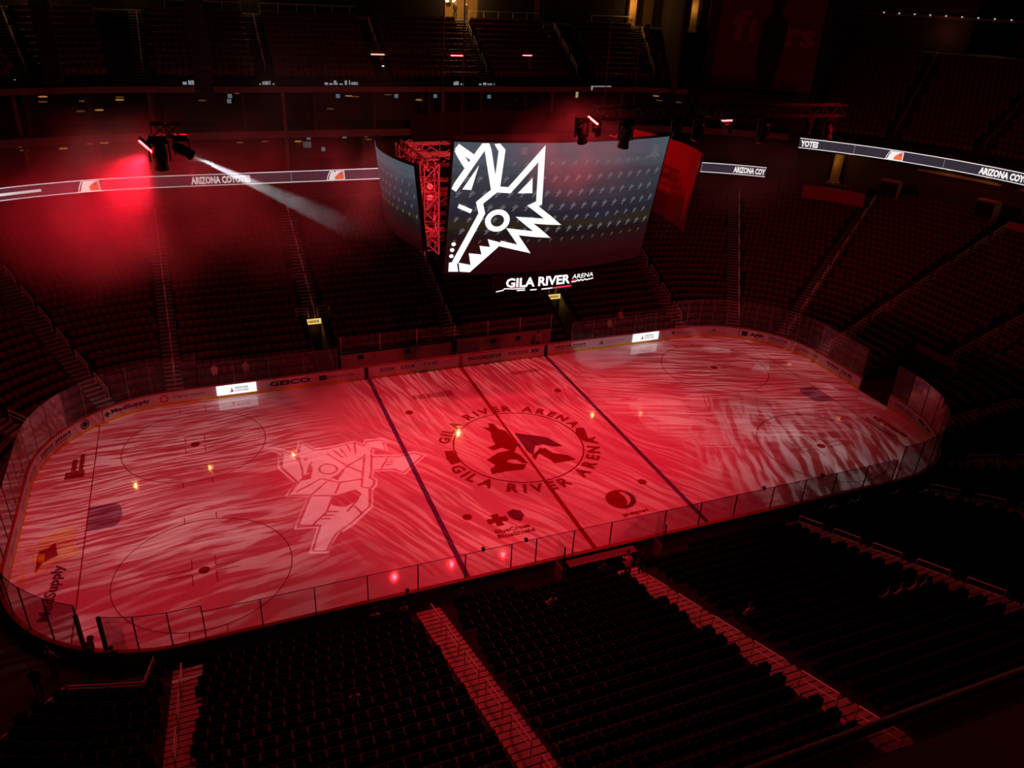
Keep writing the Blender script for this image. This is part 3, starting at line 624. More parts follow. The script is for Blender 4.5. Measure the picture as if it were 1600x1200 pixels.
burst(136.2, .58, .36, INKR); bt(136.85, 139.0, 'Dignity Health', INKG, .30, .45, .01)
def led(s0, s1):
    o = strip('led_panel', s0, s1, -.05, -.015, .24, 1.02, E_WHITE, 'bright white lit panel set in the boards')
    L = .0; sm = (s0+s1)/2
    mb = MB()
    for i, tx in enumerate(('ARIZONA', 'COYOTES')):
        v_, f_, w_ = text2d(tx, .17, .03); k = 1.0/w_
        mb.add([P3(sm-.15+a*k, -.056, .66-i*.24+b) for a, b in v_], f_)
    c_ = mb.build('board_lettering', emi('panel_navy', (.05, .09, .16), 1.0), o)
    mb = MB()
    for L_ in ([(-.55, .42), (-.42, .55), (-.36, .86), (-.28, .60), (-.2, .5), (-.3, .42)],): 
        v_, f_ = fill2d([L_]); mb.add([P3(sm+a, -.056, b) for a, b in v_], f_)
    mb.build('board_mark', emi('panel_red', (.45, .08, .06), 1.0), o)
led(139.85, 142.7); led(16.4, 19.1)
bt(143.65, 146.75, 'GEICO', INK, .42, .42, .05)
sheet('board_mark', 147.4, .40, [R2(0, 0, .6, .42)], INKGR, 'dark green square mark'); bt(147.75, 150.2, 'enterprise', INKG, .28, .46, .01)
for s in (150.98, 7.62): sheet('board_stripe', s, 0, [R2(0, .0, .32, 1.05)], INK, 'dark blue stripe on the boards', -.02)
sheet('board_stripe', -.15, 0, [R2(0, .0, .30, 1.05)], CAPR, 'red stripe on the boards', -.02)
bt(152.25, 153.5, 'COX', INK, .32, .50, .03); bars(152.3, 153.4, .34, .38, INKG, 9, False)
bt(153.95, 155.2, 'COX', INK, .32, .50, .03); bars(154.0, 155.1, .34, .38, INKG, 9, False)
bt(155.8, 157.1, 'THE', INKG, .30, .52, .02); bt(157.15, 158.4, 'CARD', mat('pale_ink', (.38, .34, .35), .5), .30, .52, .0)
bt(.6, 3.6, 'PROGRESSIVE', INK, .36, .46, .03, .15)
bt(4.3, 6.1, 'DOS EQUIS', INK, .36, .46, .02); bt(6.3, 7.15, 'XX', INK, .36, .46, .05)
bars(8.7, 11.7, .62, .78, INK, 12); bars(13.6, 15.6, .60, .66, INKG, 16, False); sheet('board_mark', 13.2, .6, [fill2d([[(-.25, -.15), (0, .25), (.25, -.15)]])], INKG)
sheet('board_mark', 20.7, .66, [fill2d([circle2d(0, 0, .16)])], INKG); bars(21.0, 22.6, .64, .70, INKG, 9, True)
sheet('board_mark', 24.9, .62, [fill2d([[(-.3, -.1), (0, .2), (.3, -.1), (0, 0)]])], INKG); bars(24.2, 26.1, .40, .46, INKG, 11, False)
sheet('board_seam', 27.2, 0, [R2(0, .2, .05, 1.05)], INK)
sheet('board_mark', 27.5, .40, [R2(0, 0, .55, .45)], INK, 'dark square mark'); bt(28.2, 29.5, 'APP', INK, .32, .46, .05)
bt(29.9, 31.7, 'SAHARA', INKG, .32, .56, .02); bars(30.3, 31.4, .38, .44, INKG, 7, False)
burst(32.7, .60, .30, INKR); bt(33.1, 35.2, 'Dignity Health', INKG, .28, .48, .01)
bars(36.2, 39.2, .62, .80, INK, 12)
sheet('board_mark', 43.5, .45, [fill2d([[(-.2, 0), (0, .4), (.2, 0), (0, .1)]])], INKR); bars(43.9, 46.0, .62, .74, INK, 13)
bars(46.6, 48.6, .60, .82, INK, 8); bars(49.0, 51.5, .60, .82, INK, 9)
bars(116.5, 118.6, .60, .74, INKG, 8); bars(120.5, 122.6, .62, .76, INKG, 8); bars(123.6, 125.6, .62, .70, INKG, 9)
# glass
NEARX = [21.0, 18.54, 16.01, 13.6, 11.2, 8.5, 6.03, 3.64, .15, -2.15, -4.37, -5.8, -8.36, -10.89, -13.46, -16.02, -18.52, -21.07]
near_posts = [s_near(x) for x in NEARX]
def even(s0, s1, n): return [s0+(s1-s0)*i/n for i in range(n+1)]
runs = [(even(GATE1, near_posts[0]-.35, 9), 3.66, 1), (near_posts, 2.72, 0), (even(near_posts[-1], s_ang(-113), 3), 3.1, 1), (even(s_ang(-113), s_ang(-120), 1), 3.1, 2),
        (even(s_ang(-120), PER-XA+1.5, 21), 3.66, 1), (even(PER-XA+1.5, PER-10.2, 4), 2.9, 0), (even(10.2, XA-1.2, 5), 2.8, 0), (even(XA-1.2, GATE0, 15), 3.66, 1)]
for posts, zt_, kk in runs:
    for a, b in zip(posts[:-1], posts[1:]):
        if b-a < .1: continue
        if kk == 2: continue
        arc_wall('glass_pane', a+.03, b-.03, .05, 1.10, zt_, GLASS, .012, boards, 1.0)
    for a in posts:
        x, y, nx, ny = base(a, .06); wd = .05 if kk != 2 else .14
        MB().box((x, y, (1.1+zt_)/2), (wd, wd, zt_-1.1), math.atan2(ny, nx)).build('glass_post', BLACK if y < 0 else POSTF, boards)
for posts, zt_, kk in runs:
    if kk != 2: arc_wall('glass_edge', posts[0], posts[-1], .045, zt_, zt_+.025, BLACK if base(posts[0])[1] < 0 or kk == 0 and zt_ < 2.8 else POSTF, .022, boards, 1.0)
# little camera pods clipped on the top edge of the near glass
for x in (-7.4, -5.0, 10.4, 14.2+.6): 
    t = tag(MB().box((x, -13.0, 2.82), (.16, .14, .16)).add(*[[(x-.03, -13.1, 2.7), (x+.03, -13.1, 2.7), (x+.03, -12.9, 2.7), (x-.03, -12.9, 2.7), (x, -13, 2.95)], [(0, 1, 4), (1, 2, 4), (2, 3, 4), (3, 0, 4)]]).build('glass_microphone', BLACK),
            'small black microphone clipped on top of the near glass', 'microphone', 'microphones on the near glass')
# ------------------------------------------------------------------ players benches across the ice
bw = empty('bench_wall', (-.3, 14.95, 0), label='long grey partition behind the benches across the ice', cat='partition')
MB().box((-4.9, 14.95, .72), (9.4, .12, 1.44)).build('wall_panel', mat('grey_block', (.60, .55, .52), .8, 0, .35, 3), bw)
MB().box((4.7, 14.95, .82), (8.8, .12, 1.64)).build('wall_panel', mat('grey_block', (.34, .30, .28)), bw)
MB().box((-4.9, 14.95, 1.47), (9.4, .16, .06)).build('cap_rail', BLACK, bw); MB().box((4.7, 14.95, 1.67), (8.8, .16, .06)).build('cap_rail', BLACK, bw)
for x in (-9.5, -6.3, -3.2, .1, 3.1, 6.1, 9.1):
    MB().box((x, 15.0, 2.2), (.05, .05, 1.5)).build('glass_post', RAIL, bw)
for a, b in ((-9.5, -6.3), (-6.3, -3.2), (-3.2, .1), (.1, 3.1), (3.1, 6.1), (6.1, 9.1)):
    MB().box(((a+b)/2, 15.0, 2.25), (b-a-.05, .012, 1.35)).build('glass_pane', GLASS, bw)
loc_children(bw)
for k, (x0, x1, lab) in enumerate(((-9.2, -.6, 'long red team bench nearer the left blue line'), (.6, 8.8, 'long red team bench nearer the right blue line'))):
    b_ = empty('team_bench', ((x0+x1)/2, 14.2, 0), label=lab, cat='bench')
    MB().box(((x0+x1)/2, 14.2, .46), (x1-x0, .34, .06)).build('seat', CAPR, b_)
    for i in range(4): MB().box((x0+.4+(x1-x0-.8)*i/3, 14.2, .215), (.08, .3, .43)).build('leg', BLACK, b_)
    loc_children(b_)
for x, lab in ((-8.0, 'first'), (-4.1, 'second'), (3.6, 'third'), (5.9, 'fourth')):
    h = empty('bench_loudspeaker', (x, 14.8, 1.1), label={'first': 'black box on the bench wall nearest the left vomitory', 'second': 'black box on the bench wall left of centre', 'third': 'black box on the bench wall right of centre', 'fourth': 'black box on the bench wall nearest the right vomitory'}[lab], cat='box')
    MB().box((x, 14.83, 1.12), (.42, .12, .30)).build('housing', BLACK, h); MB().lathe((x, 0, 0), [(.05, 0), (.11, .03)], 12, Matrix.Translation((x, 14.77, 1.12)) @ Matrix.Rotation(math.pi/2, 4, 'X')).build('speaker_cone', SEATF, h)
    loc_children(h)
# near side penalty area: doors and desk
pd = empty('scorer_desk', (-.6, -13.75, 0), label='dark scorer desk behind the near boards at the red line', cat='desk')
MB().box((-.6, -13.6, 1.0), (4.2, .55, .05)).build('desk_top', BOARDOUT, pd); MB().box((-.6, -13.85, .5), (4.2, .05, 1.0)).build('front_panel', BLACK, pd)
for x in (-2.6, 1.4): MB().box((x, -13.6, .5), (.06, .5, 1.0)).build('side_panel', BLACK, pd)
loc_children(pd)
for x, lab in ((-3.2, 'pale open gate in the near boards left of the scorer desk'), (3.0, 'dark open gate in the near boards right of the scorer desk')):
    g_ = empty('penalty_box_gate', (x, -13.6, 0), label=lab, cat='gate')
    MB().box((x, -13.62, .55), (.06, .9, 1.1)).build('gate_leaf', CAPR if x < 0 else BOARDOUT, g_); MB().box((x, -13.62, 1.9), (.02, .9, 1.5)).build('glass_pane', GLASS, g_)
    MB().box((x, -14.08, 1.3), (.06, .06, 2.7)).build('gate_post', BLACK, g_); loc_children(g_)

# ------------------------------------------------------------------ aisles: steps and loop handrails
LA = [(s_far(-22.1), 0, 25, 'far'), (s_far(-10.85), 7, 25, 'far'), (s_far(.4), 3, 25, 'far'), (s_far(11.5), 7, 25, 'far'), (s_ang(87), 0, 25, 'far'), (s_ang(57.5), 0, 25, 'farright'),
      (s_ang(31.5), 0, 29, 'right'), (s_ang(8), 0, 29, 'right'), (XA+QL+YB+2.2, 8, 29, 'right'), (s_ang(-20), 0, 29, 'right'), (s_ang(-52), 0, 25, 'nearright'), (s_ang(-84), 0, 25, 'near4'),
      (s_near(12.4), 0, 25, 'near3'), (s_near(.4), 2, 25, 'near2'), (s_near(-10.6), 0, 25, 'near1'), (s_near(-22.0), 0, 25, 'near0'), (s_ang(118.8), 0, 25, 'farleft'), (s_ang(150), 0, 29, 'left')]
AW = 1.25
def frame(s, d):
    x, y, nx, ny = base(s, d); return x, y, math.atan2(ny, nx)-math.pi/2
names = {'far': 'in the lower seats across the ice', 'farright': 'in the lower seats at the far right corner', 'right': 'in the lower seats of the right end', 'nearright': 'at the near right corner',
         'near4': 'on the near side furthest to the right', 'near3': 'on the near side, second from the right', 'near2': 'on the near side descending to the penalty area', 'near1': 'on the near side descending to the standing person',
         'near0': 'on the near side at the bottom left', 'farleft': 'in the far left corner', 'left': 'in the left end'}
def stair(s, dfrom, r0, r1, D, T, Z, RR_, label, m=STEP):
    mb = MB()
    for r in range(r0, r1):
        d = D+T*r; z = Z+RR_*r
        if void(s, d+.4) and D == D0: continue
        for dd, zz, hh in ((d+T*.25, z, .024), (d+T*.75, z, RR_*.5+.024)):
            if hh > .1 and r == r1-1: continue
            mb.cur = 0; x, y, rz = frame(s, dd+.03); mb.box((x, y, zz+hh/2), (AW, T*.5-.06, hh), rz)
            mb.cur = 1; x, y, rz = frame(s, dd-T*.25+.03); mb.box((x, y, zz+hh/2), (AW, .06, hh), rz)  # black strips draw the shadow line between treads
    o = mb.build('aisle_stairs', [m, STEPSHADOW]); tag(o, label, 'stairs', kind='structure'); return o
def make_rail(slope, T, drop=0.0):
    t = empty('aisle_handrail', (0, 0, 0)); L = 1.75; g = slope*L
    MB().tube([(0, 0, .92), (0, L, .92+g)], .034, 6).build('top_bar', RAIL, t)
    MB().tube([(0, .05, .55), (0, L-.05, .55+g)], .024, 6).build('middle_bar', RAIL, t)
    MB().tube([(0, 0, 0), (0, 0, .92)], .022, 6).build('post', RAIL, t)
    MB().tube([(0, L, g-.02), (0, L, .92+g)], .022, 6).build('post', RAIL, t)
    return t
railp = make_rail(RI/TR, TR); used = [False]
railsteep = None
def put_rail(proto, flag, s, d, z, off, label, group):
    x, y, rz = frame(s, d); P_ = Vector((x+off*math.cos(rz), y+off*math.sin(rz), z))
    if not seen(P_, 40): return
    o = proto if not flag[0] else copy_tree(proto); flag[0] = True
    o.location = P_; o.rotation_euler = (0, 0, rz); tag(o, label, 'handrail', group)
    return o
for s, df, n, key in LA:
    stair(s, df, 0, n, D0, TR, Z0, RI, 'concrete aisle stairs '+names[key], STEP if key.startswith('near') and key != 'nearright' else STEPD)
    for r in range(1, n-2, 3):
        if void(s, D0+TR*r): continue
        put_rail(railp, used, s, D0+TR*(r+.1), Z0+RI*r+.03, 0.12 if key in ('near0', 'near1', 'far') else .45, 'two-bar handrail in the aisle '+names[key], 'handrails in the aisle '+names[key])
rp2 = make_rail(UF[3]/UF[2], UF[2]); u2 = [False]; rp3 = make_rail(UE[3]/UE[2], UE[2]); u3 = [False]
UA = [(s_ang(105), 'left corner'), (s_far(-21.7), 'first'), (s_far(-11.3), 'second'), (s_far(0), 'third'), (s_far(10.6), 'fourth'), (s_far(20.9), 'fifth'), (s_ang(76.3), 'right corner')]
for s, nm in UA:
    lab = {'first': 'behind the hanging loudspeaker column', 'second': 'left of the lamp bars', 'third': 'above the leftmost distant red lamp bar', 'fourth': 'below the two people in the doorway', 'fifth': 'right of the lit doorway',
           'left corner': 'at the left edge of the picture', 'right corner': 'beside the dark corner wall'}[nm]
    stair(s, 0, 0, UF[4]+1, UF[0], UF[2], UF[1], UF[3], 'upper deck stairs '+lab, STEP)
    for r in range(1, UF[4]-1, 3): put_rail(rp2, u2, s, UF[0]+UF[2]*r, UF[1]+UF[3]*r+.03, .1, 'handrail on the upper deck stairs '+lab, 'upper deck handrails '+lab)
for s, nm in ((s_ang(31.8), 'above the orange ribbon emblem'), (s_ang(17.7), 'at the right edge of the picture')):
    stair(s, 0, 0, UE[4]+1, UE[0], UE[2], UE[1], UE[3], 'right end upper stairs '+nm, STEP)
    for r in range(1, UE[4]-1, 3): put_rail(rp3, u3, s, UE[0]+UE[2]*r, UE[1]+UE[3]*r+.03, .1, 'handrail on the right end upper stairs '+nm, 'right end upper handrails '+nm)

# ------------------------------------------------------------------ seats
def seat_parts():
    """one tip-up seat facing -y, origin on the tread under it"""
    prof = [(-.225, .30), (-.235, .62), (-.21, .78), (-.15, .84), (.15, .84), (.21, .78), (.235, .62), (.225, .30)]
    back = MB(); n = len(prof)
    fr = [(x, .02+.10*(z-.3)-.045*math.cos(x*6), z) for x, z in prof]; bk = [(x, y+.05, z) for x, y, z in fr]
    back.add(fr+bk, [tuple(range(n-1, -1, -1)), tuple(range(n, 2*n))]+[(i, (i+1) % n, n+(i+1) % n, n+i) for i in range(n)])
    pan = MB().add([(-.21, -.10, .42), (.21, -.10, .42), (.23, -.22, .74), (-.23, -.22, .74), (-.21, -.02, .40), (.21, -.02, .40), (.23, -.14, .76), (-.23, -.14, .76)],
                   [(0, 1, 2, 3), (4, 7, 6, 5), (0, 4, 5, 1), (1, 5, 6, 2), (2, 6, 7, 3), (3, 7, 4, 0)])
    arm = lambda sx: MB().box((sx*.27, -.12, .60), (.045, .34, .035)).box((sx*.27, .0, .38), (.04, .09, .44))
    leg = MB().box((0, .02, .17), (.34, .05, .05)).box((0, .02, .07), (.06, .08, .16)).box((0, .02, .25), (.05, .07, .14))
    return back, pan, arm(-1), arm(1), leg
AIS = [(s % PER, df) for s, df, n, k in LA]
def near_aisle(s, d, half=.66):
    k = RR/(RR+d) 
    for a, df in AIS:
        dd = abs((s-a+PER/2) % PER-PER/2)
        if dd < half*(k if on_arc(a) else 1): return True
    return False
spots = []
PITCH = .56
for r in range(NROW_E):
    d = D0+TR*r+.55; z = Z0+RI*r; s = 0.0
    while s < PER:
        sc_ = RR/(RR+d) if on_arc(s) else 1.0
        if r < nrow(s) and not void(s-.25*sc_, d) and not void(s+.25*sc_, d) and not void(s, d+.3) and not near_aisle(s, d, .92):
            x, y, nx, ny = base(s, d); P_ = (x, y, z+.5)
            if seen(P_, 60): spots.append((x, y, z, math.atan2(ny, nx)-math.pi/2, 0, s))
        s += PITCH*sc_
def deck_spots(s0, s1, D, Z, T, R_, n, aisles):
    L = (s1-s0) % PER
    for r in range(n-1 if n > 12 else n):
        d = D+T*r+.5; z = Z+R_*r+.0; s = s0+.3
        while s < s0+L-.3:
            sc_ = RR/(RR+d) if on_arc(s) else 1.0
            if all(abs((s-a+PER/2) % PER-PER/2) > .92*(RR/(RR+d) if on_arc(a) else 1) for a in aisles):
                x, y, nx, ny = base(s, d)
                if seen((x, y, z+.5), 60): spots.append((x, y, z, math.atan2(ny, nx)-math.pi/2, 1, s))
            s += PITCH*sc_
deck_spots(UFS0, UFS1, *UF, [a for a, _ in UA]); deck_spots(UES0, UES1, *UE, [s_ang(31.8), s_ang(17.7)])
def seat_key(t):
    q = pix((t[0], t[1], t[2]+.5))
    if q is None or not (0 < q[0] < 1600 and 0 < q[1] < 1200): return 1e9
    return q[2]
spots.sort(key=seat_key)
indiv, mass = spots[:300], spots[300:]
bk, pn, a0, a1, lg = seat_parts()
proto = empty('tip_up_seat', (0, 0, 0))
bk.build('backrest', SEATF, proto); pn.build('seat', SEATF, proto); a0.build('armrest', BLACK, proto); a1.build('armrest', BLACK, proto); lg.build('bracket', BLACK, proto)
for i, (x, y, z, rz, up, s) in enumerate(indiv):
    o = proto if i == 0 else copy_tree(proto)
    o.location = (x, y, z); o.rotation_euler = (0, 0, rz)
    blk = 'between the two bright red stairs' if -10.6 < x < .4 else ('left of the standing person stairs' if x < -10.6 else 'right of the penalty area stairs')
    if x < -22: blk = 'in the bottom left corner'
    tag(o, 'dark tip-up stadium seat, nearest rows '+blk, 'seat', 'nearest tip-up seats '+blk)
# all the other thousands of seats
V0 = []; F0 = []; MI0 = []
for k_, (mb_, mi) in enumerate(((bk, 0), (pn, 0))):
    o_ = len(V0); V0 += mb_.v; F0 += [tuple(i+o_ for i in f_) for f_ in mb_.f]; MI0 += [mi]*len(mb_.f)
o_ = len(V0)
b_ = MB().box((-.28, -.06, .45), (.05, .30, .34)); V0 += b_.v; F0 += [tuple(i+o_ for i in f_) for f_ in b_.f]; MI0 += [1]*len(b_.f)
V = []; F = []; MI = []
for x, y, z, rz, up, s in mass:
    ca, sa = math.cos(rz), math.sin(rz); o_ = len(V)
    V += [(x+a*ca-b*sa, y+a*sa+b*ca, z+c) for a, b, c in V0]; F += [tuple(i+o_ for i in f_) for f_ in F0]
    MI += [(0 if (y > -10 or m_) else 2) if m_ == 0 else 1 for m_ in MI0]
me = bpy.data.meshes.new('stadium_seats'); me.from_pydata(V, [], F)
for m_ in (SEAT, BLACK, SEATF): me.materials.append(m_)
me.polygons.foreach_set('material_index', MI); me.update()
so = bpy.data.objects.new('stadium_seats', me); C.objects.link(so)
tag(so, 'thousands of empty maroon stadium seats filling the stands all round', 'seats', kind='stuff')
print('seats', len(spots))

# ------------------------------------------------------------------ centre hung scoreboard
sb = empty('scoreboard', (0, 0, 13.5), label='huge hanging four-sided video scoreboard over centre ice', cat='scoreboard')
def surf(u, v, off=0.0):           # front screen: u across, v up in metres
    k = v/7.72; return Vector((u, -2.4-1.6*k-1.0*(1-(u/6.3)**2)-off, 14.05+7.55*k))
def curved(fn, u0, u1, v0, v1, nu=24, nv=6):
    V_ = [fn(u0+(u1-u0)*i/nu, v0+(v1-v0)*j/nv) for j in range(nv+1) for i in range(nu+1)]
    return V_, [(j*(nu+1)+i, j*(nu+1)+i+1, (j+1)*(nu+1)+i+1, (j+1)*(nu+1)+i) for j in range(nv) for i in range(nu)]
def screen(fn, u0, u1, v0, v1, name='video_screen', label=None, bm_=None):
    mb = MB(); mb.add(*curved(fn, u0, u1, v0, v1)); o = mb.build(name, SCREEN, sb)
    if label: o['label'] = label
    mb = MB(); f2 = lambda u, v: fn(u, v, -.18)
    mb.add(*curved(f2, u0-.1, u1+.1, v0-.1, v1+.1)); f3 = lambda u, v: fn(u, v, -.03)
    mb.add(*curved(f3, u0-.1, u1+.1, v0-.1, v1+.1)); n_ = 25*7
    mb.build('screen_back', bm_ or MATTE, sb); return o
scr = screen(surf, -6.3, 6.4, 0, 7.72, label='front screen showing a white animal head outline on dark blue')
def backs(u, v, off=0.0): p_ = surf(u, v, off); return Vector((-p_.x, -p_.y, p_.z))
screen(backs, -6.3, 6.4, 0, 7.72)
def lefts(u, v, off=0.0):
    k = v/4.3; return Vector((-8.1-.45*k-.75*(1-(u/4.1)**2)-off, -.35-u, 16.2+4.35*k))
screen(lefts, -4.1, 4.1, 0, 4.3, label='left screen seen at a shallow angle')
def rights(u, v, off=0.0): p_ = lefts(u, v, off); return Vector((-p_.x, -.5-(-.35-p_.y)*-1 if False else p_.y*-1-.7, p_.z))
screen(rights, -4.1, 4.1, 0, 4.3, bm_=mat('panel_with_red_light', (.16, .02, .02), .7))  # red light on this screen back is put into its colour
# picture on the front screen
def on_screen(fn, name, m, vfs, off=.03, label=None):
    mb = MB()
    for v_, f_ in vfs: mb.add([fn(a, b, off) for a, b in v_], f_)
    o = mb.build(name, m, scr if fn is surf else sb)
    if label: o['label'] = label
    return o
head = [stroke2d(dense(L), .34) for L in SCR['lines']]+[fill2d([L]) for L in SCR['polys']]
ex, ey = SCR['eye'][0]; head.append(ring2d(ex, ey, .36, .67, 32)); head += [fill2d([circle2d(a, b, .12, 14)]) for a, b in SCR['dots']]
head = [([(max(-6.28, a), min(7.70, max(.02, b))) for a, b in v_], f_) for v_, f_ in head]
on_screen(surf, 'picture_head', E_WHITE, head, .075, 'bold white outline of a pointed animal head')
def motif(x, y, s):
    pts = [(-.3, -.35), (-.1, -.1), (-.28, .05), (-.05, .1), (-.12, .3), (.05, .2), (.1, .42), (.16, .12), (.34, .2), (.18, -.05), (.05, -.1), (-.05, -.3)]
    return [(x+a*s, y+b*s) for a, b in pts]
mo = []; mo2 = []
rows = [(6.6, .42), (5.75, .62), (4.9, .62), (4.1, .62), (3.4, .5), (2.7, .58), (2.05, .36)]
for j, (v_, s_) in enumerate(rows):
    for i in range(19):
        u_ = -5.9+.68*i+(.34 if j % 2 else 0)
        if u_ > 6.1: continue
        mo.append(fill2d([motif(u_, v_, s_)]))
    on_screen(surf, 'picture_pattern', E_MOTIF2 if j >= 6 else E_MOTIF, mo, .015); mo = []
mo += [fill2d([[(5.3, 6.9), (5.3, 7.3), (5.7, 7.3), (5.7, 6.9), (6.0, 6.6), (5.0, 6.6)]]), fill2d([[(-2.9, 7.1), (-2.9, 7.5), (-2.6, 7.5), (-2.6, 7.1)]])]
on_screen(surf, 'picture_pattern', E_MOTIF, mo, .015)
mo = []
for j, (v_, s_) in enumerate(((3.3, .36), (2.75, .36), (2.2, .36), (1.7, .32))):
    for i in range(12): mo.append(fill2d([motif(-3.7+.66*i+(.33 if j % 2 else 0), v_, s_)]))
on_screen(lefts, 'picture_pattern', E_MOTIF, mo, .015)
on_screen(lefts, 'picture_head', E_WHITE, [stroke2d([(-4.0, 4.2), (-3.95, 2.6), (-3.8, 1.6), (-3.95, 1.1)], .10), stroke2d([(-3.6, 2.0), (-3.95, 1.4), (-3.5, 1.3), (-3.9, .8)], .08)], .03)
# steel skeleton, lit red from inside
def truss(mb, p, q, w=.5, n=8, r=.035):
    p = Vector(p); q = Vector(q); d = (q-p).normalized(); up = Vector((0, 0, 1)) if abs(d.z) < .9 else Vector((0, 1, 0))
    a = d.cross(up).normalized()*w/2; b = a.cross(d).normalized()*w/2
    cs = [a+b, -a+b, -a-b, a-b]
    for c in cs: mb.beam(p+c, q+c, r*2, n=5)
    for i in range(n):
        t0 = p+(q-p)*i/n; t1 = p+(q-p)*(i+1)/n
        for k in range(4):
            c0, c1 = cs[k], cs[(k+1) % 4]
            if i % 2: c0, c1 = c1, c0
            mb.beam(t0+c0, t1+c1, r*1.1, n=4); 
        mb.beam(t0+cs[0], t0+cs[1], r, n=4); mb.beam(t0+cs[1], t0+cs[2], r, n=4)
    return mb
REDST = mat('red_lit_steel', (.42, .36, .34), .5, .2, .1, 5)
for (x, y) in ((-7.2, -2.6), (-7.2, 2.6), (6.7, -1.3), (7.2, 2.6)):
    mb = MB(); truss(mb, (x, y, 15.4), (x, y, 20.3), .8, 6, .05); mb.build('corner_truss', REDST, sb)
mb = MB()
for z in (20.2, 18.1, 16.1):
    for sy in (-1, 1): truss(mb, (-7.3, sy*1.6, z), (5.9, sy*1.6, z), .55, 13, .045)
    for xx in ((-7.1, 6.6) if z > 20 else (-7.1,)): truss(mb, (xx, -2.8 if xx < 0 else -1.2, z), (xx, 2.8, z), .55, 6, .045)
mb.build('truss_ring', REDST, sb)
for sx in (-1, 1):
    for sy in (-1, 1): MB().beam((sx*5.2, sy*1.8, 20.4), (sx*5.0, sy*1.6, 34.7), .05, n=6).build('hoist_chain', BLACK, sb)
MB().box((0, 0, 18.2), (9.6, 3.0, 5.4)).build('core_housing', BLACK, sb)
for x, y, z in ((-7.0, -2.0, 18.9), (-7.0, -2.0, 18.3)):
    MB().lathe((x, y, z), [(.02, -.16), (.12, -.1), (.16, 0), (.12, .1), (.02, .16)], 12).build('red_lamp', emi('red_bulb', (1, .02, .03), 4), sb)
# lower ring with the lit arena name
mb = MB(); 
fnr = lambda u, v, off=0.0: Vector((u, -3.2-.8*(1-(u/5.5)**2)-off, 13.15+v))
mb.add(*curved(fnr, -3.75, 2.75, 0, .85)); f2 = lambda u, v: fnr(u, v, -.25); mb.add(*curved(f2, -3.75, 2.75, 0, .85))
mb.build('lower_ring', MATTE, sb)
v_, f_, w_ = text2d('GILA RIVER', .58, .035); k = 3.95/w_
v2, f2_, w2 = text2d('ARENA', .27, .01); k2 = 1.45/w2
on_screen(fnr, 'lit_name', E_WHITE, [([(-3.05+a*k, .22+b) for a, b in v_], f_), ([(1.02+a*k2+b*.1, .48+b) for a, b in v2], f2_), stroke2d([(1.0, .30), (1.3, .30), (1.42, .38), (1.52, .30), (1.64, .38), (1.76, .30), (1.9, .38), (2.0, .32), (2.5, .36)], .07)], .02, 'white lit letters below the front screen')
on_screen(fnr, 'lit_underline_and_reflection', E_WHITE, [stroke2d([(-3.6, .0), (-3.2, .08), (-3.1, .18), (-2.6, .14), (-1.9, .16)], .06), stroke2d([(-2.4, .04), (-1.9, .04)], .07), stroke2d([(-1.6, .03), (-1.2, .03)], .07), stroke2d([(-.9, .03), (-.2, .05)], .07)], .02)  # white strokes at lower left draw reflections as glowing lines
on_screen(fnr, 'lit_underline_and_reflection', emi('red_pixels', (1, .03, .08), 1), [stroke2d([(-.15, .05), (1.0, .07)], .09), stroke2d([(1.0, .40), (1.3, .40)], .05), stroke2d([(-2.6, .23), (-2.1, .22)], .05)], .025)
loc_children(sb)
for ch in scr.children: ch.data.transform(Matrix.Translation(-Vector(sb.location)))
for x, y, z, e in ((-7.1, -.6, 19.2, 110), (-7.1, -1.4, 17.0, 60), (7.3, -1.6, 18.6, 22)):
    light('scoreboard_red_lamp', 'POINT', (x, y, z), None, e, (1, .01, .02), radius=.1)

# ------------------------------------------------------------------ lighting rig: trusses, movers and red batten lamps
def rig_truss(name, p, q, label, n):
    p = Vector(p); t = empty(name, p, label=label, cat='truss')
    mb = truss(MB(), p, q, .48, n, .03); mb.build('frame', BLACK, t)
    q = Vector(q)
    for k in (.12, .88): c = p.lerp(q, k); MB().beam(c+Vector((0, 0, .2)), (c.x, c.y, 34.7), .02, n=5).build('hoist_chain', MATTE, t)
    loc_children(t); return t
rig_truss('lighting_truss', (-2.9, -12.6, 24.25), (10.2, -12.6, 24.25), 'long black lighting truss with hanging lamps in front of the scoreboard', 26)
rig_truss('lighting_truss', (-8.5, 16.2, 24.35), (9, 16.2, 24.35), 'black lighting truss behind the scoreboard carrying three red batten lamps', 30)
def mover(loc, aim, label, lens=None, scale=1.0, group=None):
    loc = Vector(loc); t = empty('moving_head_lamp', loc, label=label, cat='stage lamp', group=group)
    MB().box((loc.x, loc.y, loc.z-.09*scale), (.42*scale, .30*scale, .18*scale)).build('base', BLACK, t)
    MB().box((loc.x-.24*scale, loc.y, loc.z-.38*scale), (.05, .12, .55*scale)).box((loc.x+.24*scale, loc.y, loc.z-.38*scale), (.05, .12, .55*scale)).box((loc.x, loc.y, loc.z-.19*scale), (.5*scale, .12, .05)).build('yoke', BLACK, t)
    c = loc+Vector((0, 0, -.52*scale)); d = Vector(aim).normalized()
    M4 = Matrix.Translation(c) @ d.to_track_quat('Z', 'Y').to_matrix().to_4x4()
    MB().lathe((0, 0, 0), [(.10*scale, -.34*scale), (.17*scale, -.26*scale), (.19*scale, 0), (.16*scale, .2*scale), (.19*scale, .36*scale)], 14, M4).build('head', BLACK, t)
    MB().lathe((0, 0, 0), [(.14*scale, .365*scale), (.12*scale, .385*scale)], 14, M4).build('lens', lens or STEEL, t)
    loc_children(t); return t, c+d*.45*scale
dn = (0.1, .1, -1)
mover((-1.45, -12.6, 24.0), (0, .2, -1), 'black moving head lamp on the truss overlapping the top of the screen', None, 1.35)
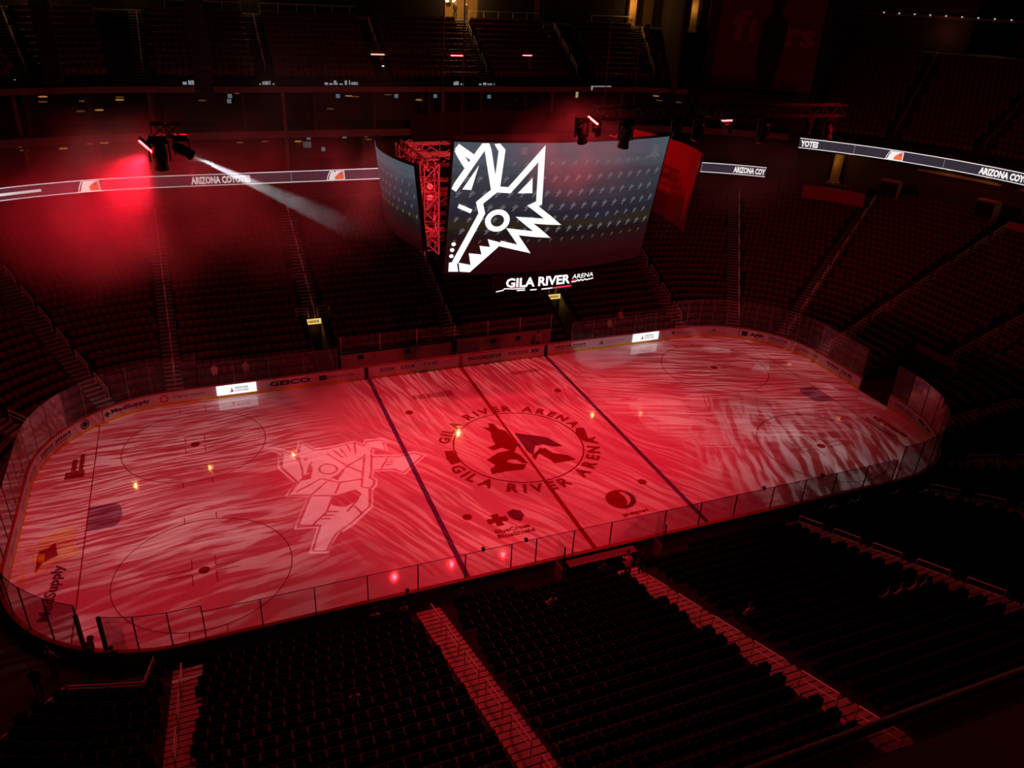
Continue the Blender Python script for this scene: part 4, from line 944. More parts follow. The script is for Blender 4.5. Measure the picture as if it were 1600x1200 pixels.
mover((1.05, -12.6, 24.0), (.25, .3, -1), 'black moving head lamp on the truss above the right corner of the screen')
mover((2.2, -12.6, 24.0), (-.3, .1, -1), 'black moving head lamp on the truss just right of the scoreboard', None, 1.1)
_, m1 = mover((3.75, -12.6, 24.0), (.55, .25, -.7), 'moving head lamp on the truss with a small white lit lens', E_BLUEW, .8)
mover((5.75, -12.6, 24.0), (-.15, .1, -1), 'large black moving head lamp near the middle right of the truss', None, 1.3)
mover((8.3, -12.6, 24.0), (.1, .1, -1), 'black moving head lamp near the right end of the truss', None, .9)
mover((9.5, -12.6, 24.0), (.1, -.2, -1), 'moving head lamp glinting red at the right end of the truss', None, 1.2)
_, m2 = mover((-3.55, -12.6, 24.1), (.3, .2, -1), 'black moving head lamp left of the truss beside a red bar', None, 1.2)
_, m3 = mover((-2.75, -12.4, 23.9), (.5, .2, -1), 'slim moving head lamp above the screen with a white lit lens', E_BLUEW, .7)
def batten(loc, rz, tilt, label, L=.95, m=E_REDL):
    loc = Vector(loc); t = empty('red_batten_lamp', loc, label=label, cat='lamp')
    M4 = Matrix.Translation(loc) @ Matrix.Rotation(rz, 4, 'Z') @ Matrix.Rotation(tilt, 4, 'Y')
    MB().box((0, 0, .06), (L+.1, .18, .1), M4=M4).build('housing', BLACK, t)
    MB().box((0, -.02, -.02), (L, .10, .06), M4=M4).build('glowing_bar', m, t)
    MB().box((0, 0, .2), (.06, .06, .22), M4=M4).build('clamp', BLACK, t); loc_children(t); return t
batten((-5.5, 16.2, 23.9), 0, 0, 'glowing red batten lamp over the upper deck, left one of three', .95)
batten((.4, 16.2, 23.9), 0, 0, 'glowing red batten lamp over the upper deck, middle one of three', .95)
batten((5.9, 16.0, 24.0), 0, 0, 'glowing red batten lamp over the upper deck, right one of three', .7)
batten((3.42, -12.9, 23.95), 0, 0, 'red batten lamp under the long truss right of the screen', .5)
batten((-3.1, -12.7, 24.0), 0, .6, 'tilted red batten lamp above the scoreboard screen', .55)
batten((-20.1, -14.5, 23.7), .2, .85, 'tilted glowing red batten lamp in the haze over the left end', .55)
for x, y, z in ((-5.2, 16.1, 23.1), (.9, 16.1, 23.1), (6.2, 16.1, 23.1)):
    mover((x, y, z+.55), (.1, -.3, -1), 'small moving head lamp under the truss behind the scoreboard', E_BLUEW if x < 0 else STEEL, .6, 'movers under the truss behind the scoreboard')
for (x, y, z, e) in ((-5.5, 16.0, 23.7, 900), (.4, 16.0, 23.7, 900), (5.9, 15.8, 23.8, 700)):
    light('red_batten_light', 'SPOT', (x, y-.1, z), (x, y-18, 0), e, (1, .02, .03), 70, .8, .12)
light('truss_red_light', 'POINT', (9.9, -13.2, 23.4), None, 9, (1, .02, .03), radius=.05)
light('truss_red_light', 'POINT', (-3.2, -13.2, 23.5), None, 16, (1, .02, .03), radius=.05)
# left hanging pod
pod = empty('lamp_pod', (-19.5, -14.5, 24.3), label='black hanging lamp cluster in red haze over the left end', cat='stage lamp')
mb = MB(); truss(mb, (-19.9, -14.5, 24.2), (-19.0, -14.5, 24.2), .4, 2, .03); mb.build('frame', BLACK, pod)
MB().beam((-19.5, -14.5, 24.4), (-19.5, -14.5, 34.7), .02, n=6).build('hoist_chain', BLACK, pod); loc_children(pod)
mover((-19.75, -14.5, 24.05), (0, .1, -1), 'black moving head lamp hanging lowest in the left haze', None, 1.25)
_, m4 = mover((-19.05, -14.5, 24.05), (.75, .35, -.55), 'moving head lamp throwing the long white beam', E_BLUEW, .95)
# beams
light('white_beam_lamp', 'SPOT', m4, (-13.0, -9.6, 19.3), 20000, (.85, .93, 1), 7, .25, .04)
light('red_beam_lamp', 'SPOT', (-20.2, -14.4, 23.45), (-26.5, -10, 14.5), 3000, (1, .01, .03), 88, .9, .10)
light('red_beam_lamp', 'SPOT', (-18.9, -14.3, 23.3), (-17.0, -8, 12), 600, (1, .01, .03), 34, .8, .05)
light('white_beam_lamp', 'SPOT', m1, (7.5, -6.5, 20.8), 2500, (.85, .93, 1), 5, .3, .03)
light('grey_beam_lamp', 'SPOT', (-19.75, -14.4, 23.1), (-19.9, -6, 8), 2500, (1, .75, .75), 9, .4, .05)

def haze(name, c, size, dens, ncol, label, scale=.25, lo=.38, hi=.72):
    m, N, K = simple_tree(name+'_smoke'); out = N.new('ShaderNodeOutputMaterial'); vs = N.new('ShaderNodeVolumeScatter')
    vs.inputs['Color'].default_value = ncol+(1,); vs.inputs['Anisotropy'].default_value = .1
    tc = N.new('ShaderNodeTexCoord'); no = N.new('ShaderNodeTexNoise'); no.inputs['Scale'].default_value = scale; no.inputs['Detail'].default_value = 2
    K.new(tc.outputs['Object'], no.inputs['Vector'])
    mr = N.new('ShaderNodeMapRange'); K.new(no.outputs['Fac'], mr.inputs[0]); mr.inputs[1].default_value = lo; mr.inputs[2].default_value = hi; mr.inputs[4].default_value = dens
    # thin out towards the rim of the cloud
    mp = N.new('ShaderNodeVectorMath'); mp.operation = 'DIVIDE'; K.new(tc.outputs['Object'], mp.inputs[0]); mp.inputs[1].default_value = (size[0]/2, size[1]/2, size[2]/2)
    ln = N.new('ShaderNodeVectorMath'); ln.operation = 'LENGTH'; K.new(mp.outputs[0], ln.inputs[0])
    m2_ = N.new('ShaderNodeMapRange'); m2_.interpolation_type = 'SMOOTHSTEP'; K.new(ln.outputs['Value'], m2_.inputs[0]); m2_.inputs[1].default_value = 1.0; m2_.inputs[2].default_value = .35
    m2_.inputs[3].default_value = 0; m2_.inputs[4].default_value = 1
    mu = N.new('ShaderNodeMath'); mu.operation = 'MULTIPLY'; K.new(mr.outputs[0], mu.inputs[0]); K.new(m2_.outputs[0], mu.inputs[1])
    K.new(mu.outputs[0], vs.inputs['Density']); K.new(vs.outputs[0], out.inputs['Volume'])
    mb = MB(); prof = [(.02, -1)]+[(math.cos(math.radians(a)), math.sin(math.radians(a))) for a in range(-75, 76, 15)]+[(.02, 1)]
    mb.lathe((0, 0, 0), prof, 20); mb.v = [(a*size[0]/2, b*size[1]/2, c_*size[2]/2) for a, b, c_ in mb.v]
    o = mb.build(name, m); o.location = c; tag(o, label, 'haze', kind='stuff'); return o
haze('stage_haze', (-21.6, -12.6, 21.3), (12, 8, 7.6), .50, (1, 1, 1), 'red lit theatrical haze round the hanging lamps over the left end', .35)
haze('stage_haze', (-15.4, -11.6, 21.0), (10, 9, 7.5), .16, (1, 1, 1), 'grey haze crossed by the long white beam', .5)
haze('stage_haze', (-1.5, -9.5, 22), (9, 7, 6), .05, (1, 1, 1), 'thin red haze above the scoreboard screen', .5)

haze('stage_haze', (-13, 22, 19.5), (30, 13, 15), .035, (1, 1, 1), 'dim brownish haze hanging before the far suites left of the scoreboard', .16, .42, .66)
haze('stage_haze', (27, 15, 14.5), (17, 12, 9), .05, (1, 1, 1), 'dim purple haze drifting right of the scoreboard', .2, .36, .66)
light('haze_fill_light', 'SPOT', (-12, 12, 31), (-13, 22, 18), 700, (1, .30, .34), 60, 1, .2)  # unseen spots added to brighten the dim haze
light('haze_fill_light', 'SPOT', (20, 8, 31), (28, 16, 13), 900, (1, .38, .46), 44, 1, .2)
# ------------------------------------------------------------------ gobo projectors drawing the animal figures on the ice
def projector(x, y, z, G, power, color, label, lw):
    """lamp, and half a metre below it the cut metal plate whose openings the light passes"""
    t = empty('gobo_projector', (x, y, z), label=label, cat='stage lamp')
    h = .5; k = h/z
    cx = sum(p[0] for p in G['S'])/len(G['S']); cy = sum(p[1] for p in G['S'])/len(G['S'])
    q = lambda p: (x+(p[0]-x)*k, y+(p[1]-y)*k)
    half = .33
    outer = [(x-half, y-half), (x+half, y-half), (x+half, y+half), (x-half, y+half)]
    v_, f_ = fill2d([outer, [q(p) for p in G['S']]])
    mb = MB(); mb.add([(a, b, z-h) for a, b in v_], f_)
    S_ = [Vector(p) for p in G['S']]; n_ = len(S_); ar = sum(S_[i-1].x*S_[i].y-S_[i].x*S_[i-1].y for i in range(n_)); sg = 1 if ar > 0 else -1; ins = []
    for i in range(n_):
        d1 = (S_[i]-S_[i-1]).normalized(); d2 = (S_[(i+1) % n_]-S_[i]).normalized(); m_ = Vector((-d1.y-d2.y, d1.x+d2.x)); m_ = m_.normalized() if m_.length > .1 else Vector((-d1.y, d1.x))
        ins.append(tuple(S_[i]+m_*sg*.24))
    vv, ff = stroke2d(ins+[ins[0]], lw*.8); mb.add([(q(p)[0], q(p)[1], z-h-.0040) for p in vv], ff)
    for i, L in enumerate(G['L']):
        vv, ff = stroke2d(L, lw); mb.add([(q(p)[0], q(p)[1], z-h-.0005*(i % 5)) for p in vv], ff)
    for L in G['P']:
        vv, ff = fill2d([L]); mb.add([(q(p)[0], q(p)[1], z-h-.003) for p in vv], ff)
    mb.build('gobo_plate', BLACK, t)
    b = MB()
    for sx, sy, wx, wy in ((-1, 0, .02, 2*half), (1, 0, .02, 2*half), (0, -1, 2*half, .02), (0, 1, 2*half, .02)): b.box((x+sx*half, y+sy*half, z-h/2+.05), (wx, wy, h+.1))
    b.box((x, y, z+.12), (2*half, 2*half, .04)); b.build('housing', BLACK, t); loc_children(t)
    light('gobo_light', 'SPOT', (x, y, z), (x, y, 0), power, color, 58, .1, .0005)
projector(-12.0, -1.0, 30.5, G1, 12500, (1.0, .42, .43), 'boxed projector lamp drawing the pale running animal figure on the ice', .13)
projector(13.5, 0.5, 30.5, G2, 3600, (1.0, .42, .43), 'boxed projector lamp drawing the faint animal figure right of centre', .13)

# ------------------------------------------------------------------ ribbon displays
def ribbon(name, s0, s1, d, z0, z1, label):
    t = empty(name, P3((s0+((s1-s0) % PER)/2), d, z0), label=label, cat='display')
    k = lambda s: RR/(RR+d) if on_arc(s) else 1.0
    arc_wall('display_face', s0, s1, d, z0, z1, E_RIB, .12, t, .5)
    for z in (z0, z1-.07): arc_wall('lit_edge', s0, s1, d-.012, z, z+.07, E_RIBW, .01, t, .5)
    def flat(nm, s, vfs, m, off):
        mb = MB()
        for v_, f_ in vfs: mb.add([P3(s+a*k(s), d-off, z0+b) for a, b in v_], f_)
        return mb.build(nm, m, t)
    def word(s, tx, width, clip=None):
        v_, f_, w_ = text2d(tx, .70, .05); kk = width/w_
        flat('lit_word', s, [([(a*kk, (.18)+b) for a, b in v_], f_)], E_RIBW, .02)
    def emblem(s):
        flat('lit_emblem', s, [fill2d([[(0, .08), (.1, .5), (.35, .97), (1.75, .97), (1.8, .08)]])], E_RIBW, .018)
        flat('lit_emblem', s, [fill2d([[(.08, .12), (.2, .55), (.42, .9), (.5, .9), (.3, .5), (.2, .12)]]), fill2d([[(.95, .97), (.85, .8), (.72, .97)]]), fill2d([[(.75, .35), (.95, .45), (.9, .3)]])], emi('ribbon_black', (.02, .02, .03), 1), .024)
        flat('lit_emblem', s, [fill2d([[(.75, .12), (.95, .5), (1.2, .72), (1.45, .9), (1.68, .9), (1.72, .12)]])], E_OR, .028)
        flat('lit_emblem', s, [fill2d([[(1.3, .6), (1.38, .78), (1.55, .75), (1.5, .55)]])], E_PUR, .032)
    def tick(s): flat('lit_divider', s, [R2(0, .07, .04, 1.0)], emi('ribbon_grey', (.3, .28, .32), 1), .016)
    return t, word, emblem, tick, flat
t, word, emblem, tick, flat = ribbon('ribbon_display', SF0, 27.62, 23.0, 10.5, 11.58, 'long thin lit ribbon display under the suites across the ice')
word(140.12, 'ARIZONA COYOTES', 5.3); word(26.66, 'ARIZONA COY', 3.5); emblem(135.4); emblem(152.6); tick(136.94); tick(149.2); tick(25.68)
flat('lit_bar', 133.2, [R2(0, .42, 5.3, .64)], E_RIBW, .02); loc_children(t)
t, word, emblem, tick, flat = ribbon('ribbon_display', 28.38, s_ang(-20), 26.4, 13.5, 14.6, 'curved lit ribbon display under the right end upper deck')
word(28.42, 'YOTES', 1.9); word(32.95, 'ARIZONA COYOTES', 5.9); emblem(30.64); tick(29.82); tick(32.08); loc_children(t)
for s0, s1, d, z in ((SF0, 27.62, 23.05, 10.42), (28.38, s_ang(-20), 26.45, 13.4)): S(arc_slab('trim_7', s0, s1, d, d+.6, z, .1, BLACK))

# ------------------------------------------------------------------ suites: tables, televisions, bits of front display
def tableset(L, lab, grp):
    for i, (x, y, z) in enumerate(L):
        t = empty('suite_table', (x, y, z-.75)); tag(t, lab, 'table', grp)
        MB().lathe((x, y, z), [(.34, -.03), (.38, 0), (.34, .03)], 14).build('table_top', E_AMB if (i*7) % 3 == 0 else E_AMBD, t)  # table tops emit the amber light that falls on them
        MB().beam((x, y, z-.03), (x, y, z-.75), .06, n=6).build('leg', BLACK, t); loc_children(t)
tableset(TABLES_LOW, 'small round table glowing amber in the lower suite level', 'amber tables in the lower suite level')
tableset(TABLES_UP, 'small round table glowing amber in the upper suite level', 'amber tables in the upper suite level')
for i, (x, y, z) in enumerate(TVS):
    t = empty('television', (x, y, z)); tag(t, 'dim blue lit television high in the far suites', 'television', 'blue televisions in the suites')
    MB().box((x, y, z), (.44, .06, .42)).build('bezel', BLACK, t); MB().box((x, y-.04, z), (.38, .02, .36)).build('screen', E_TV, t); loc_children(t)
for (x, y, z), lab, m, sx in ((TVBIG[0], 'yellow lit panel beside the bright white sill in the upper suites', emi('cream_panel', (.8, .7, .35), .35), .5), (TVBIG[1], 'grey glowing wall screen in the lower suites left of the scoreboard', emi('grey_panel', (.25, .27, .25), .2), .8)):
    t = empty('wall_screen', (x, y, z), label=lab, cat='screen'); MB().box((x, y, z), (sx+.1, .06, .7)).build('frame', BLACK, t); MB().box((x, y-.04, z), (sx, .02, .6)).build('screen', m, t); loc_children(t)
t = tag(MB().box((23.1, 36.0, 19.15), (2.4, .1, .42)).box((23.1, 36.04, 18.9), (2.3, .06, .1)).build('lit_sill', emi('pale_lit_sill', (.55, .62, .65), .45)), 'short bright white strip on the far suite edge', 'light strip')
dig = [(-4.6, 3.0), (-11.4, 1.2), (-31.2, 1.0), (-17.7, 1.6), (7.1, 1.0), (10.1, 1.6)]
labs = ['pale broken light patch on the upper deck edge above the left scoreboard face', 'small pale light patch on the upper deck edge near the left middle', 'small pale light patch on the upper deck edge at the far left',
        'pale light patch on the upper deck edge under the black loudspeaker column', 'small pale and red light patch on the deck edge right of the middle', 'pale light patch on the deck edge below the two lit people']
for (x, L), lab in zip(dig, labs):
    random.seed(int(x*10)); mb = MB(); 
    a = 0
    while a < L:
        w_ = random.uniform(.08, .35); h_ = random.uniform(.08, .4); mb.box((x-L/2+a+w_/2, 36.15, 19.42+h_/2), (w_, .05, h_)); a += w_+random.uniform(.02, .2)
    tag(mb.build('lit_display', emi('pale_pixels', (.5, .55, .6), .42)), lab, 'display')
# concourse edge rail of the upper deck and lit posts
def edge_rail(s0, s1, d, z, label):
    t = empty('concourse_railing', P3(s0, d, z), label=label, cat='railing'); ss = srange(s0, s1, 2.0)
    for h, m in ((1.0, RAIL), (.12, AMBERTINT)):  # lower bar takes the amber lamp light as its colour
        mb = MB()
        for a, b in zip(ss[:-1], ss[1:]): mb.beam(P3(a, d, z+h), P3(b, d, z+h), .05 if h > .5 else .09)
        mb.build('rail_bar', m, t)
    for s in ss[::3]: MB().beam(P3(s, d, z), P3(s, d, z+1), .05).build('post', RAIL, t)
    loc_children(t)
edge_rail(s_ang(112), s_far(-22.6), dt+.15, zt, 'concourse railing behind the upper deck at the far left')
edge_rail(s_far(-20.8), s_far(-12.2), dt+.15, zt, 'concourse railing behind the upper deck above the black loudspeaker column')
edge_rail(s_far(-10.4), s_far(-.9), dt+.15, zt, 'concourse railing behind the upper deck left of the lit doorway')
edge_rail(s_far(11.5), s_far(20), dt+.15, zt, 'concourse railing right of the lit doorway')
edge_rail(s_ang(84), s_ang(77), dt+.15, zt, 'short concourse railing beside the right amber column')
for i, (x, y, lab) in enumerate(((20.2, 47.9, 'amber lit passage wall right of the bright doorway'), (31.3, 45.6, 'amber lit column behind the last upper aisle'), (38.4, 43.6, 'tall amber lit column in the dark corner'))):
    tag(MB().box((x, y, 26.9), (.9 if i else .6, .5, 5)).box((x, y, 24.6), (1.2, .7, .3)).build('lit_column', AMBERTINT), lab, 'column')
for x, y, z, e in ((11, 45.9, 27.4, 480), (31.0, 44.2, 27.0, 88), (38.2, 42.6, 27.0, 26), (-11.3, 46.8, 27.2, 67), (-21.5, 46.8, 27.2, 62), (-30, 45.5, 27.2, 104)):
    light('concourse_lamp', 'POINT', (x, y, z), None, e, (1, .50, .14), radius=.12)
x, y, _, _ = base(s_ang(31.8), dt2+.6); light('concourse_lamp', 'POINT', (x, y, zt2+2.2), None, 14, (1, .42, .12), radius=.2)
x, y, _, _ = base(s_ang(26), dt2+3.8); light('concourse_lamp', 'POINT', (x, y, zt2+2.2), None, 14, (1, .45, .12), radius=.2)
for a in (38, 22, 16, 6): x, y, _, _ = base(s_ang(a), 28.6); light('concourse_lamp', 'POINT', (x, y, 13.6), None, 14, (1, .42, .10), radius=.2)
# doorway interior
for x in (9.9, 10.7): tag(MB().lathe((x, 49.0, 26.6), [(.05, -.15), (.2, -.1), (.2, .1), (.05, .15)], 12).build('pendant_lamp', emi('warm_globe', (1, .75, .4), 2.0)), 'warm globe lamp in the bright doorway of the upper concourse', 'lamp', 'globe lamps in the doorway')
for k in range(11):                         # row of tiny white lights on the right end beam
    s = s_ang(40-1.9*k); x, y, _, _ = base(s, dt2+1.8)
    tag(MB().lathe((x, y, zt2+3.9), [(.03, -.06), (.09, 0), (.03, .06)], 8).build('beam_light', emi('tiny_white', (.8, .75, .7), 1.2)), 'tiny white light along the beam above the right end upper deck', 'lamp', 'tiny lights along the right end beam')
# banner on the corner wall
bn = empty('hanging_banner', (42.0, 32.5, 20), label='tall dull red banner with a dark standing figure and pale letters on the corner wall', cat='banner')
pA, pB = Vector((36.9, 36.0, 0)), Vector((45.6, 29.6, 0)); dB = (pB-pA); a_ = math.atan2(dB.y, dB.x); nB = Vector((dB.y, -dB.x, 0)).normalized()*-1
if nB.y > 0: nB = -nB
MBt = Matrix.Translation(pA+nB*.25) @ Matrix.Rotation(a_, 4, 'Z') @ Matrix.Rotation(math.pi/2, 4, 'X'); LB = dB.length
def onb(name, m, vfs, off):
    mb = MB()
    for v_, f_ in vfs: mb.add([MBt @ Vector((a, b, off)) for a, b in v_], f_)
    return mb.build(name, m, bn)
MB().box((LB/2, 24.4, -.05), (LB, 10.0, .08), M4=MBt).build('cloth', BANNER, bn)
onb('printed_figure', mat('figure_print', (.03, .012, .014), .9), [fill2d([[(4.9, 19.5), (4.6, 21.6), (4.5, 24.4), (4.7, 26.6), (5.3, 26.9), (5.3, 28.3), (5.9, 28.9), (6.5, 28.3), (6.4, 26.9), (7.1, 26.6), (7.2, 24.0), (6.9, 21.8), (6.6, 19.5)]])], .02)
v_, f_, w_ = text2d('f', 3.2, .03); v2, f2_, w2 = text2d('i', 2.2, .03); v3, f3, w3 = text2d('rs', 1.8, .03)
onb('printed_letters', mat('letter_print', (.42, .12, .13), .9), [([(1.4+a*1.3, 24.2+b) for a, b in v_], f_), ([(3.3+a*1.3, 24.2+b) for a, b in v2], f2_), ([(7.2+a*1.2, 23.9+b) for a, b in v3], f3)], .02)
loc_children(bn)
# section sign
t = empty('section_sign', P3(s_ang(17.5), dt2+2.0, zt2+1), label='dark sign with the pale number 208 at the top right', cat='sign')
x, y, nx, ny = base(s_ang(17.3), dt2+2.0); rz = math.atan2(ny, nx)-math.pi/2
Ms = Matrix.Translation((x, y, zt2+1.35)) @ Matrix.Rotation(rz, 4, 'Z') @ Matrix.Rotation(math.pi/2, 4, 'X')
MB().box((0, 0, -.05), (3.6, 2.6, .08), M4=Ms).build('panel', FASC, t)
v_, f_, w_ = text2d('208', .8, .02); mb = MB(); mb.add([Ms @ Vector((a-w_/2, b-.4, .02)) for a, b in v_], f_); mb.build('number', mat('pale_number', (.6, .5, .5), .7), t); loc_children(t)
# hanging loudspeaker columns
for (x, y, z0, n, lab) in ((-17.2, 20, 20.6, 15, 'tall black hanging loudspeaker column in front of the upper deck'), (-27.5, 28, 20.4, 12, 'black hanging loudspeaker column near the top left corner')):
    t = empty('loudspeaker_column', (x, y, z0), label=lab, cat='loudspeaker')
    for i in range(n): MB().box((x, y+.02*i, z0+.3+.56*i), (1.25, .8, .52)).build('cabinet', BLK2, t)
    MB().box((x, y, z0+.56*n+.4), (1.35, .9, .12)).build('hanging_frame', BLACK, t); MB().beam((x, y, z0+.56*n+.4), (x, y, 34.7), .05).build('hoist_chain', BLACK, t); loc_children(t)

# ------------------------------------------------------------------ vomitories in the lower stands
def vomitory(x0, x1, y1, z1, lab):
    t = empty('stand_entrance', ((x0+x1)/2, y1, 0), label=lab, cat='entrance')
    MB().box(((x0+x1)/2, y1-.08, z1-.22), (x1-x0-.15, .12, .44)).build('lit_sign', E_AMBW, t)['label'] = 'yellow lit sign over the entrance'
    random.seed(3); mb = MB()
    for i in range(9): mb.box((x0+.2+i*.1, y1-.145, z1-.2), (.06, .005, .16+.04*(i % 3)))
    mb.build('sign_marks', mat('sign_ink', (.12, .08, .02), .6), t)
    MB().box(((x0+x1)/2, y1+.1, z1-.85), (x1-x0, .1, .8)).build('lintel', mat('tan_wall', (.55, .30, .16), .7), t)
    MB().box(((x0+x1)/2, y1+.6, .9), (x1-x0, .1, 1.8)).build('doorway', BLK2, t)
    for x in (x0+.03, x1-.03): MB().add([(x-.03, 14.8, 1.0), (x+.03, 14.8, 1.0), (x+.03, y1, z1), (x-.03, y1, z1), (x-.03, 14.8, .02), (x+.03, 14.8, .02), (x+.03, y1, .02), (x-.03, y1, .02)], [(0, 1, 2, 3), (0, 3, 7, 4), (1, 5, 6, 2), (0, 4, 5, 1), (3, 2, 6, 7)]).build('side_wall', CONC, t)
    for dx in (-.55, .55):
        mb = MB(); 
        for h in (.35, .62, .9): mb.beam(((x0+x1)/2+dx*1.6-.5, y1+.35, z1+h), ((x0+x1)/2+dx*1.6+.5, y1+.35, z1+h), .035, n=5)
        mb.beam(((x0+x1)/2+dx*1.6-.5, y1+.35, z1), ((x0+x1)/2+dx*1.6-.5, y1+.35, z1+.9), .04); mb.beam(((x0+x1)/2+dx*1.6+.5, y1+.35, z1), ((x0+x1)/2+dx*1.6+.5, y1+.35, z1+.9), .04)
        mb.build('guard_rail', RAIL, t)
    loc_children(t); light('entrance_lamp', 'POINT', ((x0+x1)/2, y1-.35, z1-.9), None, 3.0, (1, .5, .15), radius=.1)
vomitory(-11.5, -10.2, 19.75, 2.82, 'entrance cut in the far stand with a yellow lit sign, nearer the left blue line')
vomitory(10.8, 12.15, 19.75, 2.85, 'entrance cut in the far stand with a yellow lit sign, below the scoreboard ring')
# tunnel header, right end
S(MB().box((37.4, -1.4, 2.55), (.25, 4.6, .55)).build('trim_8', BANNER))
x0 = 31.2
# red parapet and upper entrances in the right end stand
tag(arc_wall('parapet_banner', s_ang(44), s_ang(31.8), 22.0, 9.0, 10.35, mat('red_parapet', (.42, .02, .03), .8), .12), 'long plain red parapet cloth at the top of the right end lower seats', 'banner')
for a, lab in ((29, 'upper entrance box beside the red parapet'), (12, 'upper entrance box near the right edge')):
    x, y, nx, ny = base(s_ang(a), 25.2); rz = math.atan2(ny, nx)-math.pi/2; t = empty('upper_entrance', (x, y, 9.2), rz, label=lab+' in the right end stand', cat='entrance')
    MB().box((0, 0, 1.2), (1.7, .9, 2.3)).build('doorway', BLK2, t); MB().box((0, -.1, 2.4), (2.0, 1.2, .16)).build('lintel', mat('red_parapet', (.42, .02, .03)), t); MB().box((.95, -.1, 1.2), (.12, 1.1, 2.4)).build('side_wall', AMBERTINT, t); MB().box((-.95, -.1, 1.2), (.12, 1.1, 2.4)).build('side_wall', WALL, t)  # one side wall carries the amber glow as colour
x, y, nx, ny = base(s_ang(5), 24.0); rz = math.atan2(ny, nx)-math.pi/2
t = empty('wall_board', (x, y, 10.1), rz, label='red rectangular board at the right edge above the end seats', cat='sign'); MB().box((0, 0, 0), (2.2, .1, .7)).build('panel', mat('red_parapet', (.42, .02, .03)), t); MB().box((0, -.06, -.4), (2.3, .06, .06)).build('frame', BLACK, t)
tag(MB().box((50.0, 27.6, 11.6), (.9, .5, 3.8)).box((50.0, 27.6, 9.9), (1.2, .8, .3)).build('lit_column', AMBERTINT), 'amber lit column at the left end of the right ribbon display', 'column')
light('concourse_lamp', 'POINT', (48.8, 26.6, 12.6), None, 30, (1, .55, .15), radius=.15)

# ------------------------------------------------------------------ balcony rail in front of the camera
t = empty('balcony_rail', (-15.5, -41.84, 26.1), label='out-of-focus dark balcony rail and glass crossing the bottom right corner', cat='railing')
MB().tube([(-21, -41.82, 27.3), (-6, -41.82, 27.3)], .014, 10).build('top_rail', mat('dull_rail', (.30, .18, .16), .5), t)
MB().box((-13.5, -41.82, 26.7), (15, .012, 1.16)).build('glass_pane', GLASSN, t)
loc_children(t)
S(MB().box((-13.5, -42.25, 25.85), (15, 2.0, .3)).build('floor_balcony', mat('balcony_concrete', (.20, .10, .09), .9, 0, .2, 1)))
light('balcony_fill_light', 'SPOT', (-14, -38, 30.5), (-14, -42.2, 26), 90, (1, .14, .12), 100, 1, .3)  # unseen spot added to bring out the balcony

# ------------------------------------------------------------------ corner rails and camera position, near left
def guard(pts, label, h=1.0):
    t = empty('guard_rail', pts[0], label=label, cat='railing')
    for z in (h, h*.82): 
        mb = MB(); mb.tube([Vector(p)+Vector((0, 0, z)) for p in pts], .025, 6); mb.build('rail_bar', RAIL, t)
    for p in pts: MB().beam(p, Vector(p)+Vector((0, 0, h)), .05, n=5).build('post', RAIL, t)
    for a, b in zip(pts[:-1], pts[1:]):
        a = Vector(a); b = Vector(b); MB().beam(a.lerp(b, .02)+Vector((0, 0, h*.4)), a.lerp(b, .98)+Vector((0, 0, h*.4)), .012, h*.7).build('infill_panel', BOARDOUT, t)
    loc_children(t)
guard([(-26.8, -13.85, 0.0), (-25.2, -14.3, 0.0), (-23.75, -14.67, 0.0)], 'guard rail with panels in front of the bottom left seats')
guard([(-23.75, -14.67, 0.0), (-23.35, -13.3, 0.0)], 'short guard rail returning to the glass at the bottom left stairs')
guard([(-26.9, -13.9, 0.0), (-27.6, -15.0, 0.3), (-28.3, -16.1, 0.7), (-28.9, -17.2, 1.1)], 'sloping pale guard rail at the bottom left corner')

